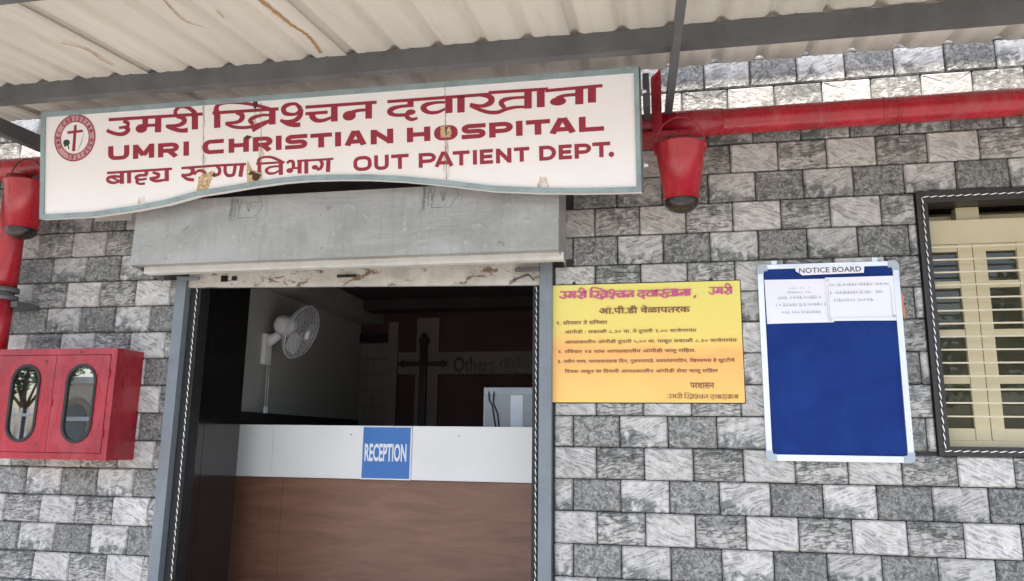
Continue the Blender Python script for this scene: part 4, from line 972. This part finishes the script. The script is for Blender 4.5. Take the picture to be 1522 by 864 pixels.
for (px_,pz_),own in (((.815,2.113),p1),((1.085,2.305),p2),((1.090,2.120),p2),((1.362,2.130),p2)):
    m=MB(); m.lathe([(0,-.007),(.0045,-.006),(.0055,0)],(px_,-.0285 if own is p2 else -.024,pz_),10,Matrix.Rotation(R(90),3,'X')); m.build('pin','felt',own)
ns=thing('title_strip','narrow white strip printed NOTICE BOARD along the top of the blue board','label',(.95,-.03,2.33))
m=MB(); m.prism([(.947,2.371),(.947,2.352),(.976,2.331),(1.246,2.335),(1.252,2.373)],-.0325,-.0312); m.build('strip','paper',ns)
text_mesh('NOTICE BOARD',.962,1.236,2.341,2.366,-.0331,'lettering','darkprint',ns,.012)
tp=thing('tape_scrap','small torn orange and pink scrap stuck behind the right edge of the notice board','tape',(1.40,-.005,2.2))
m=MB(); m.prism([(1.396,2.23),(1.406,2.245),(1.416,2.22),(1.412,2.19),(1.418,2.15),(1.412,2.115),(1.404,2.13),(1.398,2.16)],-.0095,-.0072); m.build('scrap','tape',tp)

# ---------------------------------------------------------------- window
wn=thing('shuttered_window','cream casement window behind horizontal bars in a dark frame','window',(2.0,0,1.51))
X0,X1,Z0,Z1=1.502,2.50,1.509,2.718
for nm,a in (('frame_rail',(X0,X1,Z0,Z0+.04)),('frame_rail',(X0,X1,Z1-.055,Z1)),('frame_stile',(X0,X0+.047,Z0+.04,Z1-.055)),('frame_stile',(X1-.047,X1,Z0+.04,Z1-.055))):
    m=MB(); m.box(a[0],a[1],-.018,.10,a[2],a[3],.003); m.build(nm,'wframe',wn)
zi0,zi1,xi0,xi1=Z0+.04,Z1-.055,X0+.047,X1-.047
YC=.055
m=MB(); m.box(xi0,xi1,YC-.012,YC+.05,2.475,2.590,.003); m.build('casement_top','cream',wn)
m=MB(); m.box(xi0,xi1,YC+.10,YC+.13,2.600,2.64); m.build('soffit_board','cream',wn)
m=MB(); m.box(1.70,1.80,YC+.03,YC+.09,2.592,2.662,.004); m.build('soffit_bracket','cream',wn)
m=MB(); m.box(xi0,xi1,YC-.012,YC+.05,zi0,1.576,.003); m.build('casement_sill','cream',wn)
cols=[(1.556,1.678),(1.798,1.925),(2.035,2.17),(2.29,2.40)]
rails=[(1.576,1.630),(1.828,1.858),(2.045,2.075),(2.268,2.300),(2.440,2.474)]
stiles=[(xi0,1.556),(1.679,1.7405),(1.7435,1.797),(1.926,1.978),(1.981,2.034),(2.171,2.228),(2.231,2.289),(2.401,xi1)]
for a,b in stiles: m=MB(); m.box(a,b,YC-.008,YC+.03,1.5765,2.4745,.002); m.build('casement_stile','cream',wn)
for a,b in cols:
    for c,d in rails: m=MB(); m.box(a-.0005,b+.0005,YC-.004,YC+.026,c,d,.002); m.build('casement_rail','cream',wn)
    for (c0,c1),(d0,d1) in zip(rails[:-1],rails[1:]): m=MB(); m.box(a,b,YC+.010,YC+.014,c1,d0); m.build('pane','glass',wn)
for k in range(14):
    z=2.45-.0592*k; m=MB(); m.box(xi0-.002,xi1+.002,-.006,.002,z-.0036,z+.0036,.001); m.build('bar','bar',wn)

# ---------------------------------------------------------------- the compound behind the camera (seen in glass and gloss)
def tree(x,y,h,r,label):
    t=thing('tree',label,'tree',(x,y,0),'trees across the compound')
    rd=random.Random(int(x*7)); m=MB(); m.tube([(x,y,0),(x+.1,y,h*.25),(x-.05,y+.1,h*.5),(x,y,h*.75)],[.22,.17,.13,.05],10)
    cl=[]
    for k in range(9):
        a=rd.uniform(0,6.28); rr=rd.uniform(.3,.8)*r; c=Vector((x+rr*math.cos(a),y+rr*math.sin(a),h*rd.uniform(.5,.95))); cl.append((c,rd.uniform(.35,.55)*r)); m.tube([(x,y,h*.4),tuple(c)],[.07,.02],6)
    m.build('trunk','bark',t); V=[];F=[]
    for i in range(4200):
        c,q=rd.choice(cl); d=Vector((rd.gauss(0,1),rd.gauss(0,1),rd.gauss(0,.8))).normalized()*q*rd.uniform(.6,1.05); p=c+d; s_=rd.uniform(.08,.17)
        u=Vector((rd.gauss(0,1),rd.gauss(0,1),rd.gauss(0,1))).normalized(); w=u.orthogonal().normalized(); n=len(V); V+=[p-u*s_,p+w*s_*.5,p+u*s_,p-w*s_*.5]; F.append((n,n+1,n+2,n+3))
    mobj('crown',V,F,'leaf',t)
tree(-28.5,-27,6.5,2.2,'leafy green tree beyond the white fence, leftmost across the compound')
tree(-27.0,-36,8.5,3.8,'tall green tree rising behind the flat roof of the arched building')
tree(-13,-30,7,3.0,'round green tree right of the arched building across the compound')
tree(11,-26,8,3.4,'green tree across the compound opposite the window')
tree(20,-30,8,3.4,'green tree standing farthest right across the compound')
ab=thing('arched_building','pale single storey building with tan arches across the compound','building',(-24,-30,0))
m=MB(); m.box(-29.3,-17,-34,-29,0,3.95,.02); m.build('wall','housepaint',ab)
m=MB(); m.box(-29.6,-16.6,-34.4,-28.4,3.96,4.25); m.build('roof_slab','fence',ab)
for k in range(5):
    cx=-27.5+k*2.3; m=MB(); m.prism([(cx-.95,.0),(cx+.95,0)]+[(cx+.95*math.cos(R(a)),2.35+.95*math.sin(R(a))) for a in range(0,181,15)],-28.98,-28.9); m.build('arch','arch',ab)
    m=MB(); m.prism([(cx-.7,.0),(cx+.7,0)]+[(cx+.7*math.cos(R(a)),2.3+.7*math.sin(R(a))) for a in range(0,181,15)],-28.88,-28.85); m.build('opening','housedark',ab)
m=MB(); m.box(-29.3,-17,-28.84,-28.7,2.2,2.4); m.build('lintel_beam','fence',ab)
fe=thing('rail_fence','white rail fence with upright pickets before the trees across the compound','fence',(-30,-21,0))
for z in(.5,2.2): m=MB(); m.box(-34,-22.0,-21.03,-20.97,z,z+.1); m.build('rail','fence',fe)
for k in range(40): m=MB(); m.box(-34+k*.3,-33.92+k*.3,-20.965,-20.93,0.0,2.5); m.build('picket','fence',fe)
